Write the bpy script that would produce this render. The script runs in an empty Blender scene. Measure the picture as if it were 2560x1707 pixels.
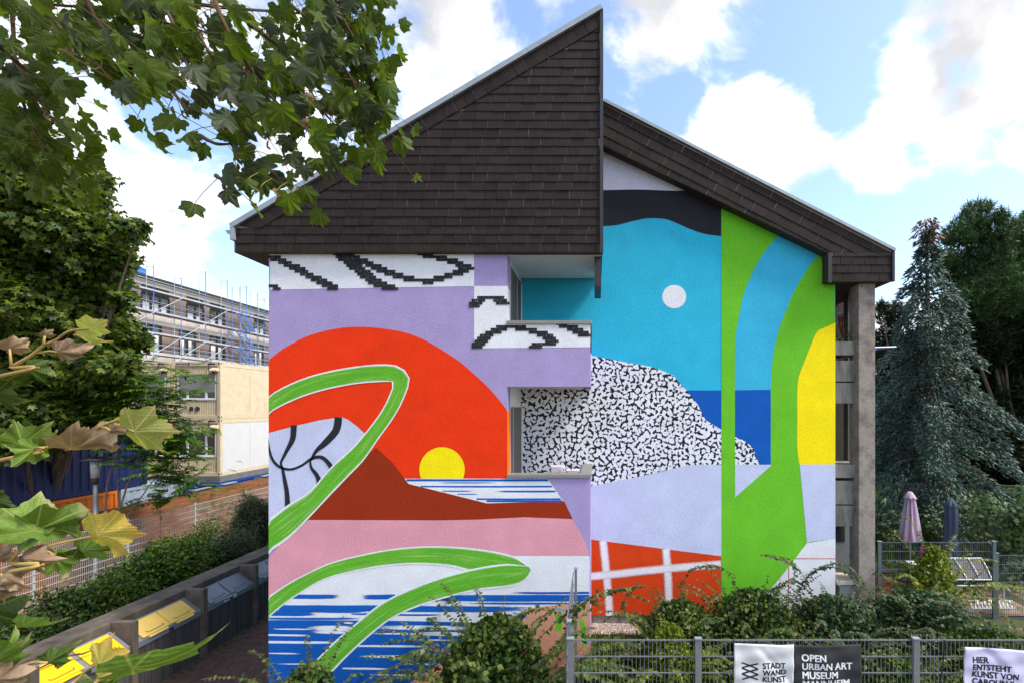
import bpy, math, random
import numpy as np
from mathutils import Vector, Matrix
random.seed(7); rng = np.random.default_rng(7)
SC = bpy.context.scene; COL = SC.collection

# ------------------------------------------------------------------ camera
F = 1200.0            # focal length in photograph pixels (2560 wide), about 17 mm
CX, CY = 1490.0, 1017.0   # where the depth lines of the place meet
E = 4.75              # eye height above the garden ground
cam_d = bpy.data.cameras.new('camera'); cam = bpy.data.objects.new('camera', cam_d); COL.objects.link(cam)
cam.location = (0, 0, E); cam.rotation_euler = (math.radians(90), 0, 0)
cam_d.sensor_width = 36; cam_d.lens = F / 2560 * 36
cam_d.shift_x = (1280 - CX) / 2560; cam_d.shift_y = (CY - 853.5) / 2560
cam_d.clip_start = 0.05; cam_d.clip_end = 3000
SC.camera = cam
def P(x, y, Y): return Vector(((x - CX) * Y / F, Y, E - (y - CY) * Y / F))
def XP(x, Y): return (x - CX) * Y / F
def ZP(y, Y): return E - (y - CY) * Y / F
def lin(c):
    return tuple(((v / 255) / 12.92 if v / 255 <= .04045 else ((v / 255 + .055) / 1.055) ** 2.4) for v in c)

# ------------------------------------------------------------------ sky, sun, exposure
SUN_AZ, SUN_EL = math.radians(108), math.radians(52)     # azimuth from +Y towards +X
sun_dir = Vector((math.sin(SUN_AZ) * math.cos(SUN_EL), math.cos(SUN_AZ) * math.cos(SUN_EL), math.sin(SUN_EL)))
world = bpy.data.worlds.new('World'); SC.world = world; world.use_nodes = True
nt = world.node_tree; nt.nodes.clear()
def N(t, kind, **kw):
    n = t.nodes.new(kind)
    for k, v in kw.items():
        if k.startswith('i_'): n.inputs[k[2:].replace('_', ' ')].default_value = v
        else: setattr(n, k, v)
    return n
def math_node(t, op, a, b=None, c=None, clamp=False):
    n = t.nodes.new('ShaderNodeMath'); n.operation = op; n.use_clamp = clamp
    for i, v in enumerate((a, b, c)):
        if v is None: continue
        if isinstance(v, (int, float)): n.inputs[i].default_value = v
        else: t.links.new(v, n.inputs[i])
    return n.outputs[0]
def build_sky():
    t = nt; L = t.links.new
    out = N(t, 'ShaderNodeOutputWorld'); bg = N(t, 'ShaderNodeBackground'); bg.inputs['Strength'].default_value = 0.12
    sky = N(t, 'ShaderNodeTexSky'); sky.sky_type = 'NISHITA'; sky.sun_disc = False
    sky.sun_elevation = SUN_EL; sky.sun_rotation = SUN_AZ; sky.air_density = 1.0; sky.dust_density = 1.6; sky.ozone_density = 1.5
    tc = N(t, 'ShaderNodeTexCoord')
    nrm = N(t, 'ShaderNodeVectorMath', operation='NORMALIZE'); L(tc.outputs['Generated'], nrm.inputs[0])
    d = nrm.outputs[0]
    # clouds: one field over the whole dome; broad banks, cumulus billows and torn fine edges
    mp = N(t, 'ShaderNodeMapping'); mp.inputs['Location'].default_value = (2.3, 0.4, 1.7); mp.inputs['Scale'].default_value = (1, 1, 1.5); L(d, mp.inputs[0])
    n1 = N(t, 'ShaderNodeTexNoise'); n1.inputs['Scale'].default_value = 2.4; n1.inputs['Detail'].default_value = 2; n1.inputs['Roughness'].default_value = .5; L(mp.outputs[0], n1.inputs['Vector'])
    n2 = N(t, 'ShaderNodeTexNoise'); n2.inputs['Scale'].default_value = 6.5; n2.inputs['Detail'].default_value = 9; n2.inputs['Roughness'].default_value = .58; n2.inputs['Distortion'].default_value = .35; L(mp.outputs[0], n2.inputs['Vector'])
    n3 = N(t, 'ShaderNodeTexNoise'); n3.inputs['Scale'].default_value = 5.2; n3.inputs['Detail'].default_value = 7; L(d, n3.inputs['Vector'])
    field = math_node(t, 'ADD', math_node(t, 'MULTIPLY', n1.outputs['Fac'], .62), math_node(t, 'MULTIPLY', n2.outputs['Fac'], 1.05))
    # cloud banks and gaps seen in the photograph (directions)
    for x, y, r, w in ((1850, 430, 230, .26), (2330, 200, 230, .14), (450, 420, 420, .04), (300, 420, 160, .06), (560, 330, 90, -.12), (330, 560, 60, -.10), (2300, 330, 110, -.14), (2480, 120, 120, -.12), (2330, 120, 60, -.10), (1100, 90, 230, .10), (1620, 110, 160, .16), (1560, 40, 120, .10), (2180, 420, 90, .14), (1180, 60, 120, .08),
                       (2080, 60, 190, -.20), (1690, 290, 100, -.14), (2060, 560, 170, -.24), (2400, 560, 180, -.18), (420, 290, 110, -.20), (960, 40, 130, -.16), (630, 640, 130, -.20), (1280, 20, 90, -.10), (2110, 260, 90, -.16)):
        v = Vector((x - CX, F, CY - y)); ang = math.atan(r / v.length); v.normalize()
        dp = N(t, 'ShaderNodeVectorMath', operation='DOT_PRODUCT'); L(d, dp.inputs[0]); dp.inputs[1].default_value = v
        mr = N(t, 'ShaderNodeMapRange'); mr.interpolation_type = 'SMOOTHSTEP'
        mr.inputs['From Min'].default_value = math.cos(ang); mr.inputs['From Max'].default_value = 1.0
        mr.inputs['To Min'].default_value = 0; mr.inputs['To Max'].default_value = w; L(dp.outputs['Value'], mr.inputs['Value'])
        field = math_node(t, 'ADD', field, mr.outputs[0])
    mk = N(t, 'ShaderNodeMapRange'); mk.interpolation_type = 'SMOOTHSTEP'; mk.inputs['From Min'].default_value = .75; mk.inputs['From Max'].default_value = .97; L(field, mk.inputs['Value'])
    shade = N(t, 'ShaderNodeMapRange'); shade.inputs['From Min'].default_value = .36; shade.inputs['From Max'].default_value = .60; shade.inputs['To Min'].default_value = .52; shade.inputs['To Max'].default_value = 1.1; L(n3.outputs['Fac'], shade.inputs['Value'])
    cc = N(t, 'ShaderNodeMix', data_type='RGBA', blend_type='MULTIPLY'); cc.inputs['Factor'].default_value = 1; cc.inputs['A'].default_value = (4.3, 4.3, 4.4, 1); L(shade.outputs[0], cc.inputs['B'])
    mx = N(t, 'ShaderNodeMix', data_type='RGBA'); L(mk.outputs[0], mx.inputs['Factor']); L(sky.outputs[0], mx.inputs['A']); L(cc.outputs['Result'], mx.inputs['B'])
    L(mx.outputs['Result'], bg.inputs['Color']); L(bg.outputs[0], out.inputs['Surface'])
build_sky()
sl = bpy.data.lights.new('sun', 'SUN'); sl.energy = 1.5; sl.angle = math.radians(11); sl.color = (1, .95, .86)
so = bpy.data.objects.new('sun', sl); COL.objects.link(so); so.location = (30, 30, 60)
so.rotation_euler = (-sun_dir).to_track_quat('-Z', 'Y').to_euler()
vs = SC.view_settings; vs.view_transform = 'Standard'; vs.look = 'None'; vs.exposure = 1.6; vs.gamma = 1; vs.use_curve_mapping = False
SC.cycles.max_bounces = 8; SC.cycles.transparent_max_bounces = 12

# ------------------------------------------------------------------ materials
MATS = {}
def new_mat(name):
    m = bpy.data.materials.new(name); m.use_nodes = True; t = m.node_tree; t.nodes.clear()
    out = N(t, 'ShaderNodeOutputMaterial'); bs = N(t, 'ShaderNodeBsdfPrincipled'); t.links.new(bs.outputs[0], out.inputs[0])
    return m, t, bs, out
def wpos(t, scale=(1, 1, 1)):
    g = N(t, 'ShaderNodeNewGeometry'); mp = N(t, 'ShaderNodeMapping'); mp.inputs['Scale'].default_value = scale
    t.links.new(g.outputs['Position'], mp.inputs[0]); return mp.outputs[0]
def noise(t, vec, scale, detail=3, rough=.55):
    n = N(t, 'ShaderNodeTexNoise'); n.inputs['Scale'].default_value = scale; n.inputs['Detail'].default_value = detail; n.inputs['Roughness'].default_value = rough
    t.links.new(vec, n.inputs['Vector']); return n.outputs['Fac']
def mixc(t, fac, a, b, blend='MIX'):
    n = N(t, 'ShaderNodeMix', data_type='RGBA', blend_type=blend)
    for k, v in (('Factor', fac), ('A', a), ('B', b)):
        if isinstance(v, (int, float)): n.inputs[k].default_value = v
        elif isinstance(v, tuple): n.inputs[k].default_value = (*v[:3], 1)
        else: t.links.new(v, n.inputs[k])
    return n.outputs['Result']
def maprange(t, v, a, b, c=0., d=1., smooth=False):
    n = N(t, 'ShaderNodeMapRange'); n.inputs['From Min'].default_value = a; n.inputs['From Max'].default_value = b; n.inputs['To Min'].default_value = c; n.inputs['To Max'].default_value = d
    if smooth: n.interpolation_type = 'SMOOTHSTEP'
    t.links.new(v, n.inputs['Value']); return n.outputs[0]
def bump(t, bs, h, strength=.4, dist=.01):
    b = N(t, 'ShaderNodeBump'); b.inputs['Strength'].default_value = strength; b.inputs['Distance'].default_value = dist
    t.links.new(h, b.inputs['Height']); t.links.new(b.outputs[0], bs.inputs['Normal'])
def mat(name, col, rough=.7, var=.12, scale=6., bmp=0., bscale=60., metal=0., spec=.4, stretch=(1, 1, 1), dirt=None, dscale=2.):
    """plain surface: colour with uneven tone, optional stains (a second colour) and fine relief"""
    if name in MATS: return MATS[name]
    m, t, bs, o = new_mat(name); c = col
    v = wpos(t, stretch); f = noise(t, v, scale, 5)
    a = tuple(x * (1 - var) for x in c); b = tuple(min(1, x * (1 + var)) for x in c)
    r = mixc(t, maprange(t, f, .3, .7), a, b)
    if dirt:
        f2 = noise(t, v, dscale, 6, .65); r = mixc(t, maprange(t, f2, .45, .72), r, dirt)
    t.links.new(r, bs.inputs['Base Color'])
    bs.inputs['Roughness'].default_value = rough; bs.inputs['Metallic'].default_value = metal; bs.inputs['Specular IOR Level'].default_value = spec
    if bmp: bump(t, bs, noise(t, v, bscale, 4), bmp, .01)
    MATS[name] = m; return m
def stucco_nodes(t, bs, colsock_or_tuple):
    v = wpos(t)
    f = noise(t, v, 2.2, 5); g = noise(t, v, 55, 4, .65)
    tone = math_node(t, 'MULTIPLY', maprange(t, f, .3, .7, .93, 1.06), maprange(t, g, .3, .7, .87, 1.10))
    r = mixc(t, 1.0, colsock_or_tuple, tone, 'MULTIPLY')
    t.links.new(r, bs.inputs['Base Color'])
    bs.inputs['Roughness'].default_value = .85; bs.inputs['Specular IOR Level'].default_value = .25
    vo = N(t, 'ShaderNodeTexVoronoi'); vo.inputs['Scale'].default_value = 60; t.links.new(v, vo.inputs['Vector'])
    h = math_node(t, 'ADD', noise(t, v, 52, 4, .6), math_node(t, 'MULTIPLY', vo.outputs['Distance'], .5))
    bump(t, bs, h, .6, .011)
def paint(rgb):
    k = 'wall paint %d %d %d' % rgb
    if k in MATS: return MATS[k]
    m, t, bs, o = new_mat(k); stucco_nodes(t, bs, lin(rgb)); MATS[k] = m; return m
def attr(t, name):
    a = N(t, 'ShaderNodeAttribute'); a.attribute_name = name; return a
def soft_paint(name, rgb, streak=(2.5, 1, 45), soft=3.0):
    """sprayed or dry-brushed paint: covers where the stroke's own coverage beats the grain"""
    if name in MATS: return MATS[name]
    m, t, bs, o = new_mat(name); stucco_nodes(t, bs, lin(rgb))
    a = attr(t, 'cover').outputs['Fac']
    g = math_node(t, 'ADD', math_node(t, 'MULTIPLY', noise(t, wpos(t, streak), 1.0, 5, .6), .75), math_node(t, 'MULTIPLY', noise(t, wpos(t), 75, 2), .35))
    al = maprange(t, math_node(t, 'SUBTRACT', math_node(t, 'MULTIPLY', a, 1.15), g), -.5 / soft, .5 / soft)
    tr = N(t, 'ShaderNodeBsdfTransparent'); mx = N(t, 'ShaderNodeMixShader')
    t.links.new(al, mx.inputs[0]); t.links.new(tr.outputs[0], mx.inputs[1]); t.links.new(bs.outputs[0], mx.inputs[2]); t.links.new(mx.outputs[0], o.inputs[0])
    MATS[name] = m; return m
def brush_green():
    m, t, bs, o = new_mat('brushed lime ribbon paint')
    uv = N(t, 'ShaderNodeUVMap'); mp = N(t, 'ShaderNodeMapping'); mp.inputs['Scale'].default_value = (1.2, 14, 1); t.links.new(uv.outputs[0], mp.inputs[0])
    st = noise(t, mp.outputs[0], 1.0, 6, .6); gr = noise(t, wpos(t), 60, 2)
    broad = N(t, 'ShaderNodeMapping'); broad.inputs['Scale'].default_value = (.6, 3, 1); t.links.new(uv.outputs[0], broad.inputs[0])
    bb = noise(t, broad.outputs[0], 1.0, 2)
    k = math_node(t, 'ADD', math_node(t, 'MULTIPLY', st, .65), math_node(t, 'ADD', math_node(t, 'MULTIPLY', gr, .2), math_node(t, 'MULTIPLY', bb, .4)))
    col = mixc(t, maprange(t, k, .62, .86), lin((92, 172, 38)), lin((176, 210, 120)))
    c = attr(t, 'cover').outputs['Fac']
    e = math_node(t, 'ADD', c, math_node(t, 'MULTIPLY', math_node(t, 'SUBTRACT', st, .5), .55))
    col = mixc(t, maprange(t, e, .22, .5), lin((228, 230, 232)), col)
    stucco_nodes(t, bs, col); MATS['brush'] = m; return m
def squiggle_paint():
    m, t, bs, o = new_mat('white paint with black squiggles')
    v = wpos(t, (1, 0, 1)); wob = N(t, 'ShaderNodeTexNoise'); wob.inputs['Scale'].default_value = 6; t.links.new(v, wob.inputs['Vector'])
    vm = N(t, 'ShaderNodeVectorMath', operation='MULTIPLY_ADD'); t.links.new(wob.outputs['Color'], vm.inputs[0]); vm.inputs[1].default_value = (.09, .0, .09); t.links.new(v, vm.inputs[2])
    vo = N(t, 'ShaderNodeTexVoronoi'); vo.voronoi_dimensions = '2D' ; vo.inputs['Scale'].default_value = 9.6; vo.inputs['Randomness'].default_value = .95
    sx = N(t, 'ShaderNodeSeparateXYZ'); t.links.new(vm.outputs[0], sx.inputs[0]); cb = N(t, 'ShaderNodeCombineXYZ'); t.links.new(sx.outputs['X'], cb.inputs['X']); t.links.new(sx.outputs['Z'], cb.inputs['Y'])
    t.links.new(cb.outputs[0], vo.inputs['Vector'])
    fine = noise(t, v, 34, 2); vo.feature = 'DISTANCE_TO_EDGE'; vo.inputs['Scale'].default_value = 8.2
    brk = noise(t, v, 13, 1); w = math_node(t, 'MULTIPLY', maprange(t, brk, .44, .57), .235)
    k = math_node(t, 'SUBTRACT', math_node(t, 'ADD', w, math_node(t, 'MULTIPLY', math_node(t, 'SUBTRACT', fine, .5), .16)), vo.outputs['Distance'])
    col = mixc(t, maprange(t, k, -.008, .008), lin((226, 228, 236)), lin((32, 33, 38)))
    stucco_nodes(t, bs, col); return m
def speckled_black():
    m, t, bs, o = new_mat('rolled black paint'); g = noise(t, wpos(t), 70, 3, .6)
    stucco_nodes(t, bs, mixc(t, maprange(t, g, .60, .76), lin((34, 34, 38)), lin((205, 206, 210)))); return m
def leaf_mat(name, cols, trans=.35, rough=.5, spec=.35):
    """foliage: each leaf takes its own tone between the given colours; light passes through"""
    m, t, bs, o = new_mat(name)
    g = N(t, 'ShaderNodeNewGeometry'); oi = N(t, 'ShaderNodeObjectInfo')
    rnd = math_node(t, 'FRACT', math_node(t, 'ADD', g.outputs['Random Per Island'], oi.outputs['Random']))
    cr = N(t, 'ShaderNodeValToRGB'); el = cr.color_ramp.elements
    while len(el) < len(cols): el.new(.5)
    for i, c in enumerate(cols): el[i].position = i / max(1, len(cols) - 1); el[i].color = (*c, 1)
    t.links.new(rnd, cr.inputs[0])
    f = noise(t, wpos(t), 25, 3); col = mixc(t, 1.0, cr.outputs[0], maprange(t, f, .3, .7, .75, 1.25), 'MULTIPLY')
    t.links.new(col, bs.inputs['Base Color']); bs.inputs['Roughness'].default_value = rough; bs.inputs['Specular IOR Level'].default_value = spec
    tl = N(t, 'ShaderNodeBsdfTranslucent'); t.links.new(mixc(t, 1.0, col, (1.25, 1.3, .7), 'MULTIPLY'), tl.inputs[0])
    mx = N(t, 'ShaderNodeMixShader'); mx.inputs[0].default_value = trans
    t.links.new(bs.outputs[0], mx.inputs[1]); t.links.new(tl.outputs[0], mx.inputs[2]); t.links.new(mx.outputs[0], o.inputs[0])
    return m
def glass(name, tint=(.02, .025, .03)):
    if name in MATS: return MATS[name]
    m, t, bs, o = new_mat(name); bs.inputs['Base Color'].default_value = (*tint, 1); bs.inputs['Roughness'].default_value = .06; bs.inputs['Specular IOR Level'].default_value = .8
    bump(t, bs, noise(t, wpos(t), 1.5, 2), .08, .02); MATS[name] = m; return m

# ------------------------------------------------------------------ mesh helpers
BASE = {}
def tag(o, label=None, cat=None, group=None, kind=None):
    if label: o['label'] = label
    if cat: o['category'] = cat
    if group: o['group'] = group
    if kind: o['kind'] = kind
    return o
def thing(name, label, cat, loc, group=None):
    o = bpy.data.objects.new(name, None); o.empty_display_size = .2; COL.objects.link(o); o.location = loc
    BASE[o] = Vector(loc); return tag(o, label, cat, group)
def link_mesh(name, me, m, parent, world_verts=True):
    if m is not None: me.materials.append(m)
    o = bpy.data.objects.new(name, me); COL.objects.link(o)
    if parent is not None:
        o.parent = parent; BASE[o] = BASE[parent]
    else: BASE[o] = Vector((0, 0, 0))
    return o
class MB:
    def __init__(s): s.v = []; s.f = []; s.cover = None; s.uv = None
    def add(s, verts, faces):
        k = len(s.v); s.v += [tuple(p) for p in verts]; s.f += [tuple(i + k for i in f) for f in faces]; return s
    def box(s, x0, x1, y0, y1, z0, z1):
        return s.add([(x0, y0, z0), (x1, y0, z0), (x1, y1, z0), (x0, y1, z0), (x0, y0, z1), (x1, y0, z1), (x1, y1, z1), (x0, y1, z1)],
                     [(3, 2, 1, 0), (4, 5, 6, 7), (0, 1, 5, 4), (1, 2, 6, 5), (2, 3, 7, 6), (3, 0, 4, 7)])
    def obox(s, c, ax, ay, az):
        c, ax, ay, az = Vector(c), Vector(ax), Vector(ay), Vector(az)
        vs_ = [c + sx * ax + sy * ay + sz * az for sz in (-1, 1) for sx, sy in ((-1, -1), (1, -1), (1, 1), (-1, 1))]
        return s.add(vs_, [(3, 2, 1, 0), (4, 5, 6, 7), (0, 1, 5, 4), (1, 2, 6, 5), (2, 3, 7, 6), (3, 0, 4, 7)])
    def prism(s, poly, d):
        """poly: list of 3d points, extruded by vector d"""
        n = len(poly); d = Vector(d); a = [Vector(p) for p in poly]
        return s.add(a + [p + d for p in a], [tuple(range(n)), tuple(range(2 * n - 1, n - 1, -1))] + [(i, i + n, (i + 1) % n + n, (i + 1) % n) for i in range(n)])
    def bar(s, a, b, w, h=None, up=(0, 0, 1)):
        a, b = Vector(a), Vector(b); h = h or w; d = b - a; L = d.length
        if L < 1e-6: return s
        d /= L; u = Vector(up)
        if abs(d.dot(u)) > .95: u = Vector((0, 1, 0))
        x = d.cross(u).normalized(); u = x.cross(d)
        return s.obox((a + b) / 2, x * w / 2, d * L / 2, u * h / 2)
    def tube(s, pts, r, n=6, cap=True):
        pts = [Vector(p) for p in pts]; rs = r if isinstance(r, (list, tuple)) else [r] * len(pts); k = len(s.v); ring = []
        pu = None
        for i, p in enumerate(pts):
            d = (pts[min(i + 1, len(pts) - 1)] - pts[max(i - 1, 0)]).normalized()
            u = pu if pu is not None else (Vector((0, 0, 1)) if abs(d.z) < .9 else Vector((1, 0, 0)))
            x = d.cross(u); x = x.normalized() if x.length > 1e-6 else d.orthogonal().normalized(); u = x.cross(d); pu = u
            for j in range(n):
                a = 2 * math.pi * j / n; s.v.append(tuple(p + (x * math.cos(a) + u * math.sin(a)) * rs[i]))
        for i in range(len(pts) - 1):
            for j in range(n):
                s.f.append((k + i * n + j, k + i * n + (j + 1) % n, k + (i + 1) * n + (j + 1) % n, k + (i + 1) * n + j))
        if cap:
            s.f.append(tuple(k + j for j in range(n - 1, -1, -1))); s.f.append(tuple(k + (len(pts) - 1) * n + j for j in range(n)))
        return s
    def lathe(s, c, prof, n=16, fold=None):
        """prof: (radius, z); fold(a, i) scales the radius"""
        k = len(s.v); c = Vector(c)
        for i, (r, z) in enumerate(prof):
            for j in range(n):
                a = 2 * math.pi * j / n; q = r * (fold(a, i) if fold else 1); s.v.append((c.x + q * math.cos(a), c.y + q * math.sin(a), c.z + z))
        for i in range(len(prof) - 1):
            for j in range(n): s.f.append((k + i * n + j, k + i * n + (j + 1) % n, k + (i + 1) * n + (j + 1) % n, k + (i + 1) * n + j))
        s.f.append(tuple(k + j for j in range(n - 1, -1, -1))); s.f.append(tuple(k + (len(prof) - 1) * n + j for j in range(n)))
        return s
    def mesh(s, name, off=Vector((0, 0, 0))):
        me = bpy.data.meshes.new(name); me.from_pydata([(x - off.x, y - off.y, z - off.z) for x, y, z in s.v], [], s.f)
        if s.cover is not None:
            a = me.attributes.new('cover', 'FLOAT', 'POINT'); a.data.foreach_set('value', s.cover)
        if s.uv is not None:
            u = me.uv_layers.new(name='UVMap')
            for l in me.loops: u.data[l.index].uv = s.uv[l.vertex_index]
        me.update(); return me
    def build(s, name, m, parent=None, smooth=False, bevel=0):
        if parent is None:
            xs = np.array(s.v); lo, hi = xs.min(0), xs.max(0); off = Vector(((lo[0] + hi[0]) / 2, (lo[1] + hi[1]) / 2, lo[2]))
        else: off = BASE[parent]
        me = s.mesh(name, off)
        if smooth:
            me.polygons.foreach_set('use_smooth', [True] * len(me.polygons))
        o = link_mesh(name, me, m, parent)
        if parent is None: o.location = off; BASE[o] = off
        if bevel:
            b = o.modifiers.new('bevel', 'BEVEL'); b.width = bevel; b.segments = 2; b.limit_method = 'ANGLE'
        return o
def fast_mesh(name, V, Fc, m, parent, smooth=False):
    """V (n,3) world points, Fc (k,3) or (k,4)"""
    off = np.array(BASE[parent]) if parent is not None else np.zeros(3)
    me = bpy.data.meshes.new(name); n = len(V); k, q = Fc.shape
    me.vertices.add(n); me.vertices.foreach_set('co', (V - off).astype(np.float32).ravel())
    me.loops.add(k * q); me.loops.foreach_set('vertex_index', Fc.astype(np.int32).ravel())
    me.polygons.add(k); me.polygons.foreach_set('loop_start', np.arange(0, k * q, q, dtype=np.int32))
    me.update(calc_edges=True); me.validate()
    return link_mesh(name, me, m, parent)
def text_mesh(name, txt, size, m, parent, origin, ex, ez, weight=0.0, spacing=1.0):
    """lettering as a flat mesh: ex = reading direction, ez = up"""
    c = bpy.data.curves.new('lettering', 'FONT'); c.body = txt; c.size = size; c.offset = weight; c.space_character = spacing; c.resolution_u = 3
    o = bpy.data.objects.new('lettering', c); COL.objects.link(o)
    me = bpy.data.meshes.new_from_object(o.evaluated_get(bpy.context.evaluated_depsgraph_get()))
    bpy.data.objects.remove(o); bpy.data.curves.remove(c)
    ex, ez, og = Vector(ex).normalized(), Vector(ez).normalized(), Vector(origin) - BASE[parent]
    for v in me.vertices: v.co = og + ex * v.co.x + ez * v.co.y
    me.materials.clear(); return link_mesh(name, me, m, parent)

# ================================================================== ground
Y1, Y2 = F / 136.8, 10.38          # projecting wall plane, recessed wall plane
GL = -1.0                          # level of the paved lane on the left
def sstep(a, b, x): t_ = np.clip((x - a) / (b - a), 0, 1); return t_ * t_ * (3 - 2 * t_)
def ground_z(x, y):
    z = GL + 1.0 * sstep(-5.6, -1.2, x)
    z = z + 1.1 * sstep(6, 9, x) * sstep(12.5, 16, y) + 0.25 * sstep(-1, 2, x) * sstep(9.5, 6.0, y) * sstep(2.5, 5, y)
    return z
def build_ground():
    xs = np.concatenate([[-1500, -600, -200, -90], np.linspace(-50, 45, 130), [90, 200, 600, 1500]])
    ys = np.concatenate([[-300, -60, -15], np.linspace(-4, 40, 70), [60, 120, 300, 800, 1800]])
    X, Yg_ = np.meshgrid(xs, ys); Z = ground_z(X, Yg_) + .03 * np.sin(X * 3.1 + Yg_ * 1.7) * (np.abs(X) < 40)
    Z = np.where(X < -5.3, GL, Z)
    n, m_ = X.shape; V = np.stack([X.ravel(), Yg_.ravel(), Z.ravel()], 1)
    i = np.arange(n * m_).reshape(n, m_); Fc = np.stack([i[:-1, :-1].ravel(), i[:-1, 1:].ravel(), i[1:, 1:].ravel(), i[1:, :-1].ravel()], 1)
    m, t, bs, o = new_mat('soil and weeds')
    v = wpos(t); a = noise(t, v, .9, 5); b = noise(t, v, 14, 5)
    c = mixc(t, maprange(t, a, .42, .58), lin((96, 72, 52)), lin((58, 78, 32))); c = mixc(t, maprange(t, b, .3, .7), c, mixc(t, .5, c, (.02, .02, .01)))
    # bare orange-brown building-site soil beyond the mesh fence
    sx = N(t, 'ShaderNodeSeparateXYZ'); t.links.new(v, sx.inputs[0])
    c = mixc(t, maprange(t, math_node(t, 'ADD', sx.outputs['X'], math_node(t, 'MULTIPLY', a, 1.0)), -13.2, -14.2), c, mixc(t, b, lin((112, 84, 64)), lin((150, 118, 92))))
    t.links.new(c, bs.inputs['Base Color']); bs.inputs['Roughness'].default_value = .95; bump(t, bs, b, .8, .03)
    o = fast_mesh('ground', V, Fc, m, None); tag(o, kind='structure'); return o
GROUND = build_ground()

# ================================================================== the painted apartment house
house = thing('apartment_house', 'apartment house with dark shingled gable and colourful abstract mural', 'house', (0, Y2 + 3, GL))
LILAC = (166, 150, 196); LIGHT = (196, 202, 230); WHITE = (226, 227, 232); RED = (236, 54, 4); BROWN = (150, 44, 6); PINK = (220, 152, 166)
YEL = (250, 226, 6); CYAN = (44, 180, 214); BLUE = (2, 88, 178); GREEN = (106, 190, 38); BLACK = (38, 38, 46); PEACH = (214, 154, 124); ORANGE = (212, 64, 10)
M_conc = mat('pale board-marked concrete', lin((150, 143, 132)), .9, .14, 3, .35, 90, dirt=lin((84, 76, 66)), dscale=1.6, stretch=(3, 3, .8))
M_white = mat('white plaster', lin((222, 222, 222)), .85, .04, 3, .2, 80)
M_dkbrown = mat('dark brown timber boarding', lin((54, 44, 38)), .7, .25, 5, .2, 40)
M_zinc = mat('weathered zinc', lin((150, 158, 164)), .5, .12, 4, .1, 30, metal=.35)
M_capgrey = mat('grey aluminium capping', lin((140, 138, 132)), .5, .08, 4, metal=.3)
M_trim = mat('dark anthracite sheet metal', lin((44, 44, 48)), .55, .1, 4)
M_joint = mat('light shingle joint', lin((150, 138, 126)), .9, .1, 9)
M_galv = mat('galvanised fence steel', lin((128, 134, 138)), .45, .12, 12, metal=.55)
def shingle_mat():
    m, t, bs, o = new_mat('brown-black fibre cement shingle')
    oi = N(t, 'ShaderNodeObjectInfo'); g = N(t, 'ShaderNodeNewGeometry')
    r = math_node(t, 'FRACT', math_node(t, 'ADD', oi.outputs['Random'], g.outputs['Random Per Island']))
    base = mixc(t, r, lin((35, 29, 28)), lin((46, 38, 36)))
    s = noise(t, wpos(t, (40, 4, 3)), 1.0, 4); base = mixc(t, maprange(t, s, .4, .8, 0, .35), base, lin((66, 56, 50)))
    t.links.new(base, bs.inputs['Base Color']); bs.inputs['Roughness'].default_value = .75; bs.inputs['Specular IOR Level'].default_value = .15
    bump(t, bs, noise(t, wpos(t, (60, 6, 6)), 1.0, 3), .25, .006); return m
M_shingle = shingle_mat()

xL, xR, xJ = XP(672, Y1), XP(1476, Y1), XP(1268, Y1)
zG = ZP(632, Y1 - .1)
par_t = .16
zU0, zU1 = ZP(966, Y1), ZP(811, Y1)     # upper balcony parapet
zB1 = ZP(1193, Y1)                      # lower balcony parapet top
front = MB().box(xL, xJ, Y1, Y2, GL - .3, zG + .3).build('front_wall', paint(LILAC), house)
rec_poly = [(xL, Y2, .256), (XP(2088, Y2), Y2, .256), (XP(2088, Y2), Y2, 7.93), (.05, Y2, 10.35), (xL, Y2, 7.7)]
rec = MB().prism(rec_poly, (0, 9.5, 0)).build('recessed_wall', paint(CYAN), house)
MB().box(xL + .02, XP(2086, Y2), Y2 + .03, Y2 + 9.4, GL - .3, .252).build('plinth', M_conc, house)
low = MB().box(xJ, xR, Y1, Y1 + par_t, GL - .3, zB1).build('balcony_parapet', paint(LILAC), house)
MB().box(xR - par_t, xR, Y1 + par_t, Y2, GL - .3, zB1).build('balcony_side_parapet', paint(LILAC), house)
upp = MB().box(xJ, xR, Y1, Y1 + par_t, zU0, zU1).build('balcony_parapet', paint(LILAC), house)
MB().box(xR - par_t, xR, Y1 + par_t, Y2, zU0 + .03, zU1).build('balcony_side_parapet', paint(LILAC), house)
MB().box(xJ, xR - par_t, Y1 + par_t, Y2, zU0 + .02, zU0 + .2).build('balcony_slab', M_white, house)
MB().box(xJ, xR - par_t, Y1 + par_t, Y2, 2.3, 2.5).build('balcony_slab', M_conc, house)
# cappings, in two lengths each as on the house
for zc in (zU1, zB1):
    xm = XP(1405, Y1)
    for a, b in ((xJ - .005, xm - .003), (xm + .003, xR + .02)):
        MB().box(a, b, Y1 - .035, Y1 + par_t + .03, zc + .002, zc + .065).build('parapet_cap', M_capgrey, house, bevel=.004)
    MB().box(xR - par_t - .03, xR + .02, Y1 + par_t + .032, Y2 - .002, zc + .002, zc + .065).build('parapet_cap', M_capgrey, house, bevel=.004)
MB().box(xR + .001, xR + .02, Y1 + .02, Y1 + .2, zU1 - .5, zU1).build('downpipe_outlet', M_trim, house)
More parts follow.
